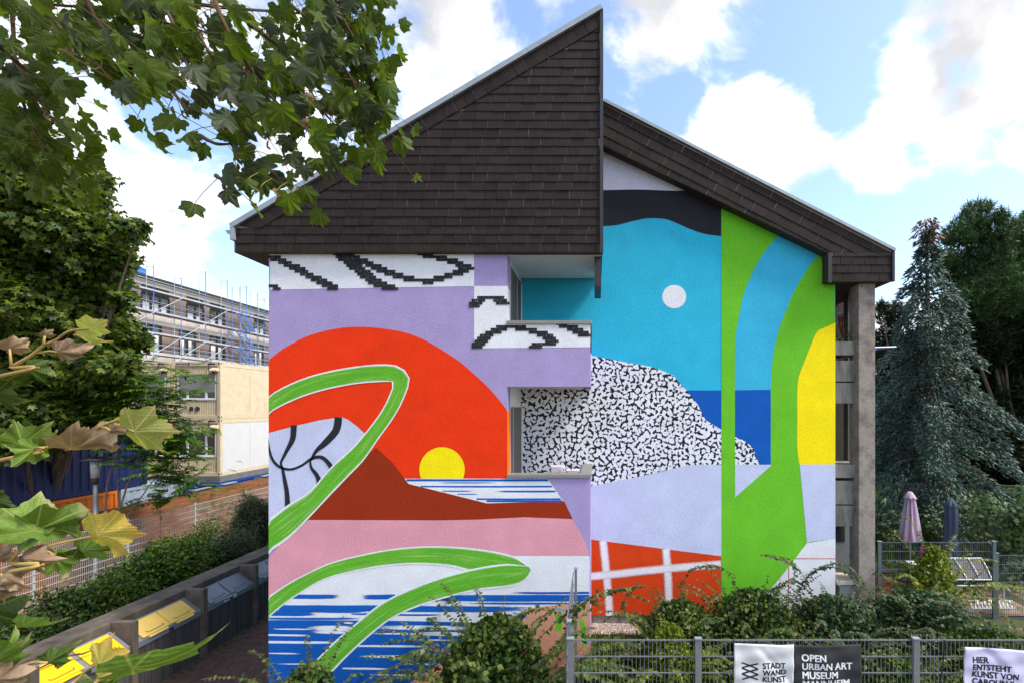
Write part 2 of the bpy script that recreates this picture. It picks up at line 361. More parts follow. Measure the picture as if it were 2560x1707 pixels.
# loggia: reveals, lintels, shutters
def side_sheet(name, y0, y1, z0, z1, m, off=.003):
    MB().add([(xJ + off, y0, z0), (xJ + off, y1, z0), (xJ + off, y1, z1), (xJ + off, y0, z1)], [(0, 1, 2, 3)]).build(name, m, front)
side_sheet('painted_reveal', Y1, Y1 + .3, ZP(718, Y1), zG, paint(LILAC)); side_sheet('painted_reveal', Y1, Y1 + .3, zU1 + .06, ZP(718, Y1), paint(WHITE))
side_sheet('painted_reveal', Y1, Y1 + .3, ZP(1028, Y1), zU0, paint(LILAC)); side_sheet('painted_reveal', Y1, Y1 + .3, zB1 + .06, ZP(1028, Y1), paint((250, 110, 10)))
side_sheet('inner_wall', Y1 + .3, Y2, zU1 + .06, zG, M_white, .0025); side_sheet('inner_wall', Y1 + .3, Y2, zB1 - .9, zU0 + .02, M_white, .0025)
M_shut = mat('taupe roller shutter slats', lin((104, 98, 90)), .55, .06, 4)
for (z0, z1, ym, y1_) in ((5.4, 7.38, 9.74, Y2 - .12), (2.6, 4.76, 9.27, Y2 - .06)):
    for a, b in ((Y1 + .33, ym - .02), (ym + .02, y1_)):
        sh = MB(); z = z0
        while z < z1 - .02:
            sh.box(xJ + .006, xJ + .02, a, b, z, z + .044); sh.box(xJ + .004, xJ + .010, a, b, z + .044, z + .05); z += .05
        sh.build('roller_shutter', M_shut, house)
    MB().box(xJ + .004, xJ + .035, ym - .018, ym + .018, z0, z1).build('shutter_guide', M_zinc, house)
    MB().box(xJ + .004, xJ + .04, y1_ + .002, y1_ + .04, z0, z1).build('shutter_guide', M_white, house)
# ---- mural: every colour field a coat of paint of its own
def za(a, b): return (560 + a / 2.351, 560 + b / 2.351)
def zb(a, b): return (640 + a / 2.583, 1100 + b / 2.583)
def zc_(a, b): return (1400 + a / 2.613, 200 + b / 2.613)
def zd(a, b): return (1400 + a / 2.613, 800 + b / 2.613)
def ze(a, b): return (1400 + a / 2.0276, 1200 + b / 2.0276)
def smooth_line(pts, n=5):
    """Catmull-Rom through the points"""
    p = [pts[0]] + list(pts) + [pts[-1]]; out = []
    for i in range(1, len(p) - 2):
        for k in range(n):
            t_ = k / n; a, b, c, d = p[i - 1], p[i], p[i + 1], p[i + 2]
            out.append(tuple(.5 * (2 * b[j] + (c[j] - a[j]) * t_ + (2 * a[j] - 5 * b[j] + 4 * c[j] - d[j]) * t_ ** 2 + (3 * b[j] - a[j] - 3 * c[j] + d[j]) * t_ ** 3) for j in range(len(b))))
    out.append(tuple(pts[-1])); return out
def clampx(p, lo, hi): return (min(max(p[0], lo), hi), p[1])
LAYER = {0: 0, 1: 0}
def coat(zoom, pts, m, plane=0, name='painted_area', parent=None, clampit=True, lay=None):
    """plane 0: projecting wall, 1: recessed wall"""
    Yp = Y1 if plane == 0 else Y2
    LAYER[plane] += 1; k = LAYER[plane] if lay is None else lay
    Yq = Yp - .002 - .0004 * k
    pp = [zoom(*p) for p in pts]
    if clampit: pp = [clampx(p, 672, 1476) if plane == 0 else clampx(p, 1230, 2088) for p in pp]
    vs_ = [P(x, y, Yp) for x, y in pp]
    for v in vs_: v.y = Yq
    b = MB().add(vs_, [tuple(range(len(vs_)))]); return b.build(name, m, parent or (front if plane == 0 else rec))
def in_rect_cut(zlo, zhi, poly): return poly
# top white band and pixel clouds
coat(za, [(270, 150), (1470, 150), (1470, 366), (270, 388)], paint(WHITE))
coat(za, [(1470, 366), (1670, 366), (1670, 580), (1470, 580)], paint(WHITE))
coat(za, [(1470, 580), (2153, 580), (2153, 723), (1470, 730)], paint(WHITE), parent=upp)
arc = smooth_line([(255, 806), (330, 745), (400, 703), (480, 664), (560, 637), (640, 619), (720, 608), (790, 605), (870, 608), (950, 617), (1040, 632), (1130, 660), (1220, 703), (1310, 757), (1390, 812), (1470, 880), (1540, 945), (1600, 1010), (1640, 1060), (1665, 1097)], 4)
coat(za, arc + [(1665, 1497), (255, 1497)], paint(RED))
coat(za, [(255, 1226), (430, 1182), (560, 1152), (650, 1138), (700, 1135), (730, 1148), (780, 1185), (845, 1245), (700, 1420), (480, 1640), (255, 1760)], paint(LIGHT))
cir = [(1282 + 133 * math.cos(math.radians(a)), 1442 - 133 * math.sin(math.radians(a))) for a in np.linspace(-23.5, 203.5, 60)]
coat(za, cir, paint(YEL))
coast = [(985, 280), (1230, 340), (1490, 405), (1990, 392)]
coat(zb, [(960, 246), (1885, 246), (1920, 300), (1985, 392)] + coast[::-1][1:], paint(WHITE))
coat(zb, [(775, 45), (880, 140)] + coast + [(2045, 507), (1730, 497), (1440, 512), (1200, 517), (340, 514), (230, 560), (400, 380)], paint(BROWN))
edge_r = smooth_line([(1885, 244), (1920, 300), (1985, 392), (2045, 507), (2095, 590), (2135, 680), (2153, 745)], 4)
coat(zb, [(60, 760), (230, 580), (340, 512), (1200, 515), (1440, 510), (1730, 495)] + [p for p in edge_r if p[1] >= 507] + [(2155, 746), (1600, 745), (1200, 745), (800, 790), (400, 890), (60, 1080)], paint(PINK))
coat(zb, [(60, 1085), (400, 885), (800, 785), (1200, 742), (1600, 745), (2155, 745), (2155, 1900), (60, 1900)], paint(WHITE))
coat(zb, [(60, 1158), (500, 1160), (900, 1163), (1500, 1176), (2155, 1176), (2155, 1900), (60, 1900)], paint(BLUE))
M_bluedry = soft_paint('dry-brushed blue paint', (6, 92, 182)); M_whitedry = soft_paint('dry-brushed white paint', (226, 228, 234))
def strip(zoom, line, widths, m, plane=0, fade=(1, 1), edge=.25, power=1.0, parent=None, name='paint_stroke', lay=None):
    """a stroke along a line, its coverage falling off at the edges and, where fade < 1, at the ends"""
    Yp = Y1 if plane == 0 else Y2
    LAYER[plane] += 1; k = LAYER[plane] if lay is None else lay
    Yq = Yp - .002 - .0004 * k; pts = [zoom(*p) for p in smooth_line(line, 6)]
    w = smooth_line([(a,) for a in (widths if isinstance(widths, (list, tuple)) else [widths] * len(line))], 6)
    sc = 1 / (zoom(1, 0)[0] - zoom(0, 0)[0]); b = MB(); cov = []
    n = len(pts); cross = [(-.5, 0), (-.5 + edge * .5, .75), (-.5 + edge, 1), (0, 1), (.5 - edge, 1), (.5 - edge * .5, .75), (.5, 0)]
    for i, (x, y) in enumerate(pts):
        x0, y0 = pts[max(0, i - 1)]; x1, y1 = pts[min(n - 1, i + 1)]; dx, dy = x1 - x0, y1 - y0; L = math.hypot(dx, dy) or 1
        nx, ny = -dy / L, dx / L; u = i / (n - 1)
        fl = fade[0] + (1 - fade[0]) * min(1, u / .45); fr = fade[1] + (1 - fade[1]) * min(1, (1 - u) / .45)
        for c, a in cross:
            q = w[i][0] / sc * c; p = P(x + nx * q, y + ny * q, Yp); lo, hi = (xL, xR) if plane == 0 else (XP(1230, Y2), XP(2088, Y2))
            b.v.append((min(max(p.x, lo), hi), Yq, p.z)); cov.append(a * fl * fr)
    k = len(cross)
    for i in range(n - 1):
        for j in range(k - 1): b.f.append((i * k + j, i * k + j + 1, (i + 1) * k + j + 1, (i + 1) * k + j))
    b.cover = cov; return b.build(name, m, parent or (front if plane == 0 else rec))
# upper sea
for q_, (x0, x1, y, w, fd) in enumerate(((972, 1888, 256, 18, (1, 1)), (1062, 1912, 297, 14, (.6, 1)), (1510, 1934, 328, 15, (.2, 1)), (1205, 1420, 326, 9, (1, .1)), (1300, 1450, 346, 8, (.8, .1)), (1425, 1968, 378, 15, (.7, 1)), (1490, 1978, 391, 15, (1, 1)), (1150, 1600, 272, 9, (.1, .1)))):
    strip(zb, [(x0, y), ((x0 + x1) / 2, y + 1), (x1, y)], w, M_bluedry, fade=fd, edge=.35, lay=9 + q_ * .1)
# lower sea
for q_, (x0, x1, y, w, fd) in enumerate(((240, 570, 1006, 34, (1, .1)), (660, 900, 1008, 38, (.1, 1)), (1100, 2152, 1016, 52, (.5, 1)), (1600, 2152, 982, 18, (.1, 1)), (150, 900, 1080, 46, (1, .7)), (90, 420, 1112, 46, (.9, .1)),
                            (900, 1800, 1086, 48, (1, .2)), (600, 760, 1118, 14, (.2, .6)), (880, 1220, 1124, 14, (.7, .1)), (300, 760, 1098, 30, (.1, .3)), (1300, 2152, 1050, 16, (.1, .3)), (75, 700, 1148, 18, (.5, .2)))):
    strip(zb, [(x0, y), ((x0 + x1) / 2, y + 2), (x1, y)], w, M_bluedry, fade=fd, edge=.3, lay=13 + q_ * .08)
for q_, (x0, x1, y, w, fd) in enumerate(((300, 700, 1210, 50, (.1, .3)), (330, 640, 1235, 26, (.1, .1)), (780, 1440, 1206, 40, (.3, .1)), (950, 1440, 1245, 36, (.1, .3)), (70, 380, 1254, 16, (.9, .1)), (70, 560, 1300, 22, (1, .3)), (560, 640, 1175, 14, (.1, .1)),
                            (700, 1320, 1245, 13, (.3, .1)), (620, 1250, 1325, 18, (.6, .1)), (640, 1150, 1392, 22, (.2, .3)), (560, 900, 1470, 18, (.6, .1)), (75, 420, 1215, 10, (.2, .1)), (1000, 1300, 1285, 12, (.1, .1)), (75, 300, 1372, 12, (.5, .1)), (900, 1180, 1440, 14, (.1, .2)), (80, 500, 1440, 10, (.1, .1)), (700, 1100, 1510, 16, (.2, .1)))):
    strip(zb, [(x0, y), ((x0 + x1) / 2, y + 2), (x1, y + 4)], w, M_whitedry, fade=fd, edge=.42, lay=14.2 + q_ * .08)
coat(zb, smooth_line([(1000, 1560), (1180, 1440), (1300, 1330), (1480, 1225), (1680, 1120), (1800, 1078), (2060, 1052), (2160, 1045)], 4) + [(2160, 1900), (900, 1900)], paint(PEACH), lay=16)
for ln, w, c in (([(1640, 1120), (1630, 1160), (1615, 1200)], 26, BLACK), ([(1735, 1120), (1710, 1150), (1700, 1185)], 28, BLACK), ([(1660, 1110), (1720, 1128), (1760, 1148)], 12, CYAN), ([(1935, 1082), (1975, 1096), (2020, 1110)], 12, CYAN),
                 ([(1945, 1120), (1960, 1170), (1950, 1230)], 44, GREEN), ([(2100, 1160), (2115, 1230), (2120, 1320)], 34, GREEN), ([(2090, 1280), (2120, 1300), (2152, 1306)], 12, CYAN), ([(1820, 1190), (1800, 1215)], 22, BLACK), ([(1480, 1215), (1465, 1245)], 20, BLACK)):
    strip(zb, ln, w, soft_paint('sprayed paint %d %d %d' % c, c, (20, 1, 20)), edge=.12, lay=17)
# winding black plant
M_blk = paint(BLACK)
def hard_strip(zoom, line, widths, m, plane=0, lay=18, parent=None):
    o = strip(zoom, line, widths, m, plane, edge=.1, lay=lay, name='painted_line', parent=parent); return o
for ln, w in (([(258, 1250), (272, 1340), (300, 1400), (345, 1432), (400, 1438), (460, 1415), (510, 1380), (560, 1366), (600, 1385), (650, 1450)], [8, 14, 16, 16, 14, 14, 16, 20, 24, 30]),
              ([(412, 1180), (405, 1260), (365, 1340), (337, 1400), (345, 1432), (358, 1500), (372, 1580), (376, 1670)], [36, 32, 20, 14, 14, 22, 27, 32]),
              ([(675, 1134), (660, 1210), (600, 1280), (545, 1330), (512, 1385)], [44, 43, 37, 22, 12]), ([(508, 1385), (515, 1430), (545, 1470), (560, 1510), (550, 1545)], [10, 16, 24, 28, 22])):
    hard_strip(za, ln, w, M_blk)
# trim back what the plant overshoots: the red above it is its own coat
# lime ribbons
M_brush = brush_green()
def ribbon(zo, zi, outer, inner, lay):
    """between two traced edges"""
    n = 40
    def resample(pts):
        s = smooth_line(pts, 8); d = [0]
        for a, b in zip(s, s[1:]): d.append(d[-1] + math.dist(a, b))
        return [tuple(np.interp(d[-1] * i / n, d, [q[j] for q in s]) for j in range(2)) for i in range(n + 1)]
    A, B = resample(outer), resample(inner); b = MB(); cov = []; uv = []; L = 0; prev = None
    for a, c in zip(A, B):
        mid = ((a[0] + c[0]) / 2, (a[1] + c[1]) / 2); L += math.dist(mid, prev) / 137 if prev else 0; prev = mid
        for k, (v, cv) in enumerate(((-.03, 0), (.06, .35), (.16, 1), (.5, 1.2), (.84, 1), (.94, .35), (1.03, 0))):
            x, y = a[0] + (c[0] - a[0]) * v, a[1] + (c[1] - a[1]) * v; p = P(min(max(x, 672.5), 1475), y, Y1)
            b.v.append((p.x, Y1 - .002 - .0004 * lay, p.z)); cov.append(cv); uv.append((L, v))
    for i in range(n):
        for j in range(6): b.f.append((i * 7 + j, i * 7 + j + 1, (i + 1) * 7 + j + 1, (i + 1) * 7 + j))
    b.cover = cov; b.uv = uv; return b.build('painted_ribbon', M_brush, front)
def A_(l): return [za(*p) for p in l]
def B_(l): return [zb(*p) for p in l]
ribbon(0, 0, A_([(250, 1016), (350, 960), (450, 915), (560, 880), (700, 850), (850, 830), (960, 826), (1030, 838), (1075, 875), (1092, 920), (1075, 975), (1040, 1060), (980, 1160), (900, 1270)]) + B_([(700, 120), (600, 225), (480, 350), (330, 510), (230, 610), (140, 680), (55, 728)]),
       A_([(250, 1116), (350, 1060), (480, 1005), (620, 965), (780, 935), (900, 925), (985, 924), (1000, 929), (1003, 934), (1000, 940), (985, 980), (950, 1060), (900, 1140), (830, 1230), (760, 1310), (640, 1420), (510, 1568)]) + B_([(280, 375), (180, 440), (55, 540)]), 20)
ribbon(0, 0, B_([(55, 1030), (200, 930), (350, 850), (500, 785), (700, 735), (900, 700), (1100, 685), (1300, 690), (1500, 712), (1680, 755), (1772, 822)]),
       B_([(55, 1165), (170, 1065), (300, 975), (430, 900), (600, 850), (850, 805), (1050, 795), (1250, 808), (1370, 838), (1520, 860), (1650, 870)]), 21)
ribbon(0, 0, B_([(1760, 812), (1600, 800), (1370, 838), (1150, 900), (950, 980), (800, 1060), (650, 1180), (520, 1290), (410, 1400), (330, 1480), (200, 1620)]),
       B_([(1775, 835), (1740, 900), (1650, 938), (1450, 960), (1250, 1005), (1030, 1075), (870, 1150), (730, 1260), (620, 1360), (540, 1440), (430, 1560)]), 22)
# the lower field continues on the lower balcony's parapet: a filler plane flush with the wall is the parapet itself
# pixel strokes
M_pix = speckled_black()
USED = set()
def pixel_strokes(lines, parent):
    cw, chh = 16.0, 17.0
    for ln, th in lines:
        cells = set()
        for a, b in zip(ln, ln[1:]):
            n = int(math.dist(a, b) / 4) + 1
            for i in range(n + 1):
                x = a[0] + (b[0] - a[0]) * i / n; y = a[1] + (b[1] - a[1]) * i / n; r = int(y // chh)
                for k in range(th): cells.add((int((x + (k - th / 2) * cw) // cw), r))
        cells -= USED; USED.update(cells); rows = {}
        for c, r in cells: rows.setdefault(r, []).append(c)
        b = MB()
        for r, cs in rows.items():
            cs.sort(); st = pv = cs[0]
            for c in cs[1:] + [10 ** 6]:
                if c != pv + 1:
                    q = [za(st * cw, r * chh), za((pv + 1) * cw, r * chh), za((pv + 1) * cw, (r + 1) * chh), za(st * cw, (r + 1) * chh)]
                    b.add([(P(min(max(x, 672), 1476), y, Y1).x, Y1 - .002 - .0004 * 19, P(x, y, Y1).z) for x, y in q], [(0, 1, 2, 3)]); st = c
                pv = c
        if b.v: tag(b.build('pixel_stroke', M_pix, parent), kind='stuff')
pixel_strokes([([(285, 190), (400, 245), (520, 310), (650, 376)], 4), ([(690, 180), (760, 235), (830, 290), (900, 345), (985, 376)], 5), ([(730, 182), (870, 240), (960, 282), (1080, 320)], 4), ([(1080, 320), (1200, 340), (1290, 318), (1380, 290), (1430, 262)], 4),
               ([(1180, 180), (1260, 198), (1340, 218), (1400, 242), (1445, 262)], 4), ([(1430, 265), (1462, 265)], 2), ([(280, 365), (330, 378)], 2), ([(1480, 482), (1505, 450), (1545, 430), (1590, 428), (1625, 445), (1655, 466)], 4)], front)
pixel_strokes([([(1488, 714), (1520, 680), (1570, 645), (1640, 612), (1700, 606), (1770, 614), (1850, 635), (1910, 660), (1945, 685)], 4), ([(1945, 690), (1900, 704), (1830, 718)], 4), ([(1985, 590), (2040, 605), (2100, 635), (2135, 658)], 4)], upp)

# recessed wall
wave = smooth_line([(230, 724), (500, 718), (750, 726), (960, 716), (1055, 700)], 4)
wave2 = smooth_line([(230, 960), (274, 957), (370, 950), (470, 925), (550, 908), (620, 905), (700, 913), (780, 945), (860, 980), (950, 1008), (1053, 1022)], 4)
coat(zc_, [(230, 250), (1055, 690)] + wave[::-1], paint((206, 206, 224)), 1)
coat(zc_, wave + [(1053, 740)] + wave2[::-1], paint(BLACK), 1)
coat(zc_, [(746 + 78 * math.cos(a), 1417 + 76 * math.sin(a)) for a in np.linspace(0, 2 * math.pi, 40)[:-1]], paint(WHITE), 1)
coat(zd, [(780, 457), (1056, 457), (1056, 760), (900, 700)], paint(BLUE), 1)
M_sq = squiggle_paint()
sq = [(-440, 180), (200, 230), (300, 250), (430, 275), (590, 303), (660, 325), (740, 360), (790, 420), (830, 460), (900, 550), (950, 650), (1000, 680), (1056, 715), (1056, 944), (830, 947), (600, 1003), (400, 1045), (200, 1088), (-440, 1220)]
coat(zd, sq, M_sq, 1)
coat(zd, [(-440, 1218), (200, 1087), (400, 1045), (600, 1003), (830, 945), (1056, 943), (1056, 1545), (200, 1430), (-440, 1345)], paint(LIGHT), 1)
coat(ze, [(-200, 258), (150, 298), (816, 383), (816, 684), (-200, 684)], paint(ORANGE), 1)
# green field, cut by the roof's underside
coat(zc_, [(1054, 700), (1795, 1100), (1795, 3494), (1054, 3494)], paint(GREEN), 1)
arcL = smooth_line([(1500, 940), (1455, 985), (1380, 1070), (1300, 1180), (1240, 1300), (1195, 1420), (1165, 1568), (1148, 1668), (1143, 1818), (1143, 2000)], 4)
arcR = smooth_line([(1780, 1070), (1720, 1120), (1640, 1200), (1580, 1290), (1520, 1400), (1480, 1500), (1450, 1568), (1410, 1698), (1390, 1808), (1380, 1918), (1376, 2022)], 4)
coat(zc_, arcL + [(1143, 2024), (1376, 2022)] + arcR[::-1], paint((56, 178, 216)), 1)
coat(zd, [(1143, 456), (1376, 453), (1376, 942), (1143, 942)], paint(BLUE), 1)
coat(zd, [(1143, 760), (1200, 785), (1255, 825), (1275, 870), (1300, 942), (1143, 942)], M_sq, 1)
coat(zd, [(1143, 942), (1376, 942), (1376, 950), (1143, 1155)], paint(LIGHT), 1)
coat(zd, smooth_line([(1800, 17), (1740, 45), (1680, 75), (1640, 160), (1600, 260), (1562, 360), (1550, 450), (1549, 650), (1550, 850), (1565, 942)], 3) + [(1800, 940)], paint(YEL), 1)
coat(zd, [(1565, 941), (1800, 940), (1800, 1424), (1612, 1450)], paint(LIGHT), 1)
coat(ze, [(1250, 318), (1396, 294), (1396, 690), (930, 690), (1040, 580), (1110, 500), (1180, 410)], paint(WHITE), 1)
coat(ze, [(1192, 394), (1396, 394), (1396, 398), (1190, 398)], paint((200, 20, 40)), 1)
coat(ze, [(1156, 440), (1160, 436), (1160, 640), (1156, 640)], paint((200, 20, 40)), 1)
M_spray = soft_paint('sprayed white line', (232, 230, 230), (30, 30, 30), 1.25)
for ln in ([(218, 306), (228, 400), (236, 480), (246, 590), (251, 684)], [(537, 347), (545, 450), (550, 560), (556, 684)], [(152, 486), (300, 472), (400, 460), (600, 441), (815, 424)]):
    strip(ze, ln, 52, M_spray, 1, edge=.5)

# ---- roofs
Yg = Y1 - .1; Yr = Y2 - .25; YB = Y2 + 9.5
gl = lambda x, y: P(x, y, Yg)
roofL = [Vector((XP(586, Yg), Yg, zG)), Vector((XP(1506, Yg), Yg, zG)), gl(1506, 26), gl(586, 572)]
roof1 = MB().prism(roofL, (0, YB - Yg, 0)).build('gable_roof', M_dkbrown, house)
MB().add([p + Vector((0, -.004, 0)) for p in roofL], [(0, 1, 2, 3)]).build('shingle_backing', M_joint, roof1)
fl = lambda x, y: P(x, y, Yr)
roofR = [fl(1506, 258), fl(2231, 630), fl(2231, 704), fl(2069, 704), fl(2069, 634), fl(1506, 363)]
roof2 = MB().prism(roofR, (0, YB - Yr - .2, 0)).build('side_roof', M_dkbrown, house)
MB().add([p + Vector((0, -.004, 0)) for p in roofR], [tuple(range(6))]).build('shingle_backing', M_joint, roof2)
# soffits
MB().box(xJ + .004, XP(1503, Y1), Y1 + .02, Y2 - .02, zG - .012, zG - .004).build('soffit', M_white, house)
MB().box(XP(1486, Y1 + .1), XP(1503, Y1 + .1), Y1 + .1, Y1 + 1.1, ZP(716, Y1 + .1), zG - .002).build('hanging_beam', M_trim, house)
# verge cappings, trims, gutter
def slope_bar(name, a, b, th, y0, y1, m, parent):
    d = (b - a).normalized(); n_ = Vector((-d.z, 0, d.x))
    if n_.z < 0: n_ = -n_
    q = [a, b, b + n_ * th, a + n_ * th]
    MB().prism([Vector((p.x, y0, p.z)) for p in q], (0, y1 - y0, 0)).build(name, m, parent)
a, b = gl(585, 574), gl(1508, 28)
for i in range(5):
    p, q = a + (b - a) * (i / 5), a + (b - a) * ((i + 1) / 5 - .0008); slope_bar('verge_cap', p, q, .085, Yg - .075, Yg + .2, M_zinc, roof1)
MB().box(XP(582, Yg), XP(592, Yg), Yg - .07, Yg + .1, ZP(603, Yg), ZP(572, Yg)).build('verge_end_cap', M_zinc, roof1)
MB().box(XP(1500, Yg), XP(1508, Yg), Yg - .05, Yg + .02, zG - .02, ZP(30, Yg)).build('corner_trim', M_trim, roof1)
a, b = fl(1508, 258), fl(2234, 631)
for i in range(4):
    p, q = a + (b - a) * (i / 4), a + (b - a) * ((i + 1) / 4 - .001); slope_bar('verge_cap', p, q, .06, Yr - .07, Yr + .2, M_zinc, roof2)
MB().box(XP(2068, Yr), XP(2077, Yr), Yr - .05, Yr + .02, ZP(708, Yr), ZP(634, Yr)).build('corner_trim', M_trim, roof2)
MB().box(XP(2228, Yr), XP(2234, Yr), Yr - .05, Yr + .02, ZP(705, Yr), ZP(631, Yr)).build('corner_trim', M_trim, roof2)
gut = [gl(565, 577), gl(588, 577), gl(588, 592), gl(578, 590), gl(570, 585)]
MB().prism([p + Vector((0, -.02, 0)) for p in gut], (0, 12, 0)).build('gutter', M_zinc, roof1)
# roof covering sheets on top
for rf, (p, q) in ((roof1, (roofL[3], roofL[2])), (roof2, (roofR[0], roofR[1]))):
    d = (q - p).normalized(); nn = Vector((-d.z, 0, d.x)); nn = nn if nn.z > 0 else -nn
    MB().prism([Vector((k.x, Yg + .22 if rf is roof1 else Yr + .22, k.z)) for k in (p + nn * .004, q + nn * .004, q + nn * .05, p + nn * .05)], (0, 9, 0)).build('roof_tiles', M_shingle, rf)
# ---- shingles
def clip(poly, region):
    """convex clip in the XZ plane, region counter-clockwise"""
    out = poly
    for i in range(len(region)):
        a, b = region[i], region[(i + 1) % len(region)]; src = out; out = []
        def side(p): return (b[0] - a[0]) * (p[1] - a[1]) - (b[1] - a[1]) * (p[0] - a[0])
        for j in range(len(src)):
            p, q = src[j], src[(j + 1) % len(src)]; sp, sq_ = side(p), side(q)
            if sp >= 0: out.append(p)
            if sp * sq_ < 0:
                t_ = sp / (sp - sq_); out.append((p[0] + (q[0] - p[0]) * t_, p[1] + (q[1] - p[1]) * t_))
        if len(out) < 3: return []
    return out
def area(p): return abs(sum(p[i][0] * p[(i + 1) % len(p)][1] - p[(i + 1) % len(p)][0] * p[i][1] for i in range(len(p)))) / 2
def ccw(p): return p if sum(p[i][0] * p[(i + 1) % len(p)][1] - p[(i + 1) % len(p)][0] * p[i][1] for i in range(len(p))) > 0 else p[::-1]
def lay_tiles(origin, du, dv, w, h, region, Yp, shift, nu, nv, v_first=0):
    """rows of shingles; du along the row, dv up across rows; each tile tilts so its lower edge stands proud"""
    region = ccw([tuple(p) for p in region]); out = []
    for r in range(v_first, nv):
        for c in range(-2, nu):
            u0 = (c + (r * shift) % 1.0) * w + random.uniform(-.004, .004); u1 = u0 + w - .010; v0 = r * h + random.uniform(-.003, .003); v1 = r * h + h + .012
            q = [(origin[0] + du[0] * u + dv[0] * v, origin[1] + du[1] * u + dv[1] * v) for u, v in ((u0, v0), (u1, v0), (u1, v1), (u0, v1))]
            k = clip(ccw(q), region)
            if len(k) < 3 or area(k) < .0025: continue
            pr = random.uniform(.020, .026)
            def dep(p): vv = ((p[0] - origin[0]) * dv[0] + (p[1] - origin[1]) * dv[1] - v0) / (v1 - v0); return pr - .013 * vv
            full = area(k) > .97 * area(q)
            out.append(([(p[0], Yp - dep(p), p[1]) for p in k], [(p[0], Yp - .003, p[1]) for p in k], full, area(k)))
    return out
def emit_tiles(tiles, parent, limit, name='shingle'):
    tiles.sort(key=lambda t_: -t_[3]); rest = MB()
    for i, (fr, bk, full, ar) in enumerate(tiles):
        n = len(fr); faces = [tuple(range(n))] + [(j, j + n, (j + 1) % n + n, (j + 1) % n) for j in range(n)]
        if i < limit: MB().add(fr + bk, faces).build(name, M_shingle, parent)
        else: rest.add(fr + bk, faces)
    if rest.v: tag(rest.build('shingle_field', M_shingle, parent), kind='stuff')
bx0, bx1 = XP(590, Yg), XP(1499, Yg)
def capz(x): # underside of the verge cap on the gable
    p, q = gl(585, 574), gl(1508, 28); return p.z + (q.z - p.z) * (x - p.x) / (q.x - p.x)
vb = .285
zk = capz(XP(655, Yg)) - vb
T = lay_tiles((bx0, zG + .004), (1, 0), (0, 1), .262, .1585, [(bx0, zG + .004), (bx1, zG + .004), (bx1, zk), (bx0, zk)], Yg - .004, .17, 30, 34)
T += lay_tiles((bx0, zG + .004), (1, 0), (0, 1), .262, .1585, [(XP(655, Yg), zk), (bx1, zk), (bx1, capz(bx1) - vb)], Yg - .004, .17, 30, 34)
d = (gl(1508, 28) - gl(585, 574)).normalized(); du = (d.x, d.z); dv = (-d.z, d.x)
o0 = (bx0, capz(bx0) - vb * .985); reg2 = [(XP(625, Yg), capz(XP(655, Yg)) - vb + .012), (XP(655, Yg), capz(XP(655, Yg)) - vb + .004), (bx1, capz(bx1) - vb + .004), (bx1, capz(bx1) - .004), (XP(600, Yg), capz(XP(600, Yg)) - .004)]
T += lay_tiles(o0, du, dv, .212, .262, reg2, Yg - .012, 0, 50, 1)
reg3 = [(bx0, capz(XP(655, Yg)) - vb + .004), (XP(622, Yg), capz(XP(655, Yg)) - vb + .008), (XP(598, Yg), capz(XP(598, Yg)) - .02), (bx0, capz(bx0) - .02)]
T += lay_tiles((bx0, reg3[0][1]), (1, 0), (0, 1), .3, .16, reg3, Yg - .004, .3, 3, 2)
emit_tiles(T, roof1, 300)
p, q = fl(1508, 262), fl(2231, 632); d = (q - p).normalized(); du = (d.x, d.z); dv = (-d.z, d.x)
thick = .79; o1 = (p.x - dv[0] * thick, p.z - dv[1] * thick); o1 = (o1[0] - du[0] * .8, o1[1] - du[1] * .8)
regR = [tuple(fl(1508, 263).xz), tuple(fl(1508, 362).xz), tuple(fl(2069, 634).xz), tuple(fl(2229, 634).xz)]
T2 = lay_tiles(o1, du, dv, .30, .205, regR, Yr - .004, .37, 34, 4)
regB = [tuple(fl(2077, 703).xz), tuple(fl(2228, 703).xz), tuple(fl(2228, 636).xz), tuple(fl(2077, 636).xz)]
T2 += lay_tiles(regB[0], (1, 0), (0, 1), .25, .17, regB, Yr - .006, .4, 8, 5)
emit_tiles(T2, roof2, 300)
# ---- concrete balcony end on the right
M_agg = mat('exposed aggregate concrete', lin((150, 140, 130)), .95, .28, 45, .6, 120, dirt=lin((98, 90, 84)), dscale=3)
colm = MB().box(XP(2147, Y2 - .1), XP(2188, Y2 - .1), Y2 - .1, Y2 + .28, -.2, ZP(704, Yr)).build('column', M_agg, house, bevel=.008)
bxl, bxr = XP(2088, Y2), XP(2147, Y2 - .1)
Yb = Y2 + .1
def bz(y): return ZP(y, Yb)
for y0, y1, nm, ins in ((888, 854, 'planter_box', .0), (953, 901, 'balcony_panel', .04), (1008, 956, 'balcony_panel', .04), (1193, 1160, 'planter_box', .0), (1260, 1201, 'balcony_panel', .04), (1315, 1263, 'balcony_panel', .04)):
    MB().box(bxl + .006, XP(2145, Yb) + .12, Yb - .04 + ins, Yb + .7, bz(y0), bz(y1)).build(nm, M_conc, house, bevel=.006)
MB().add([(bxl + .003, Y2 + .02, .26), (bxl + .003, Y2 + 4, .26), (bxl + .003, Y2 + 4, 7.9), (bxl + .003, Y2 + .02, 7.9)], [(0, 1, 2, 3)]).build('side_render', mat('grey render', lin((96, 94, 92)), .9, .08), rec)
M_dark = mat('brown balcony rear wall', lin((70, 60, 54)), .9, .1, 3)
MB().box(bxl + .003, XP(2188, Y2 + 2.0) - .05, Y2 + 2.0, Y2 + 2.2, -.2, 8.1).build('balcony_rear_wall', M_dark, house)
MB().box(XP(2120, Y2 + .9), XP(2188, Y2 + .9) - .12, Y2 + .9, Y2 + 1.1, -.2, 8.0).build('balcony_partition', mat('grey render', lin((96, 94, 92)), .9, .08), house)
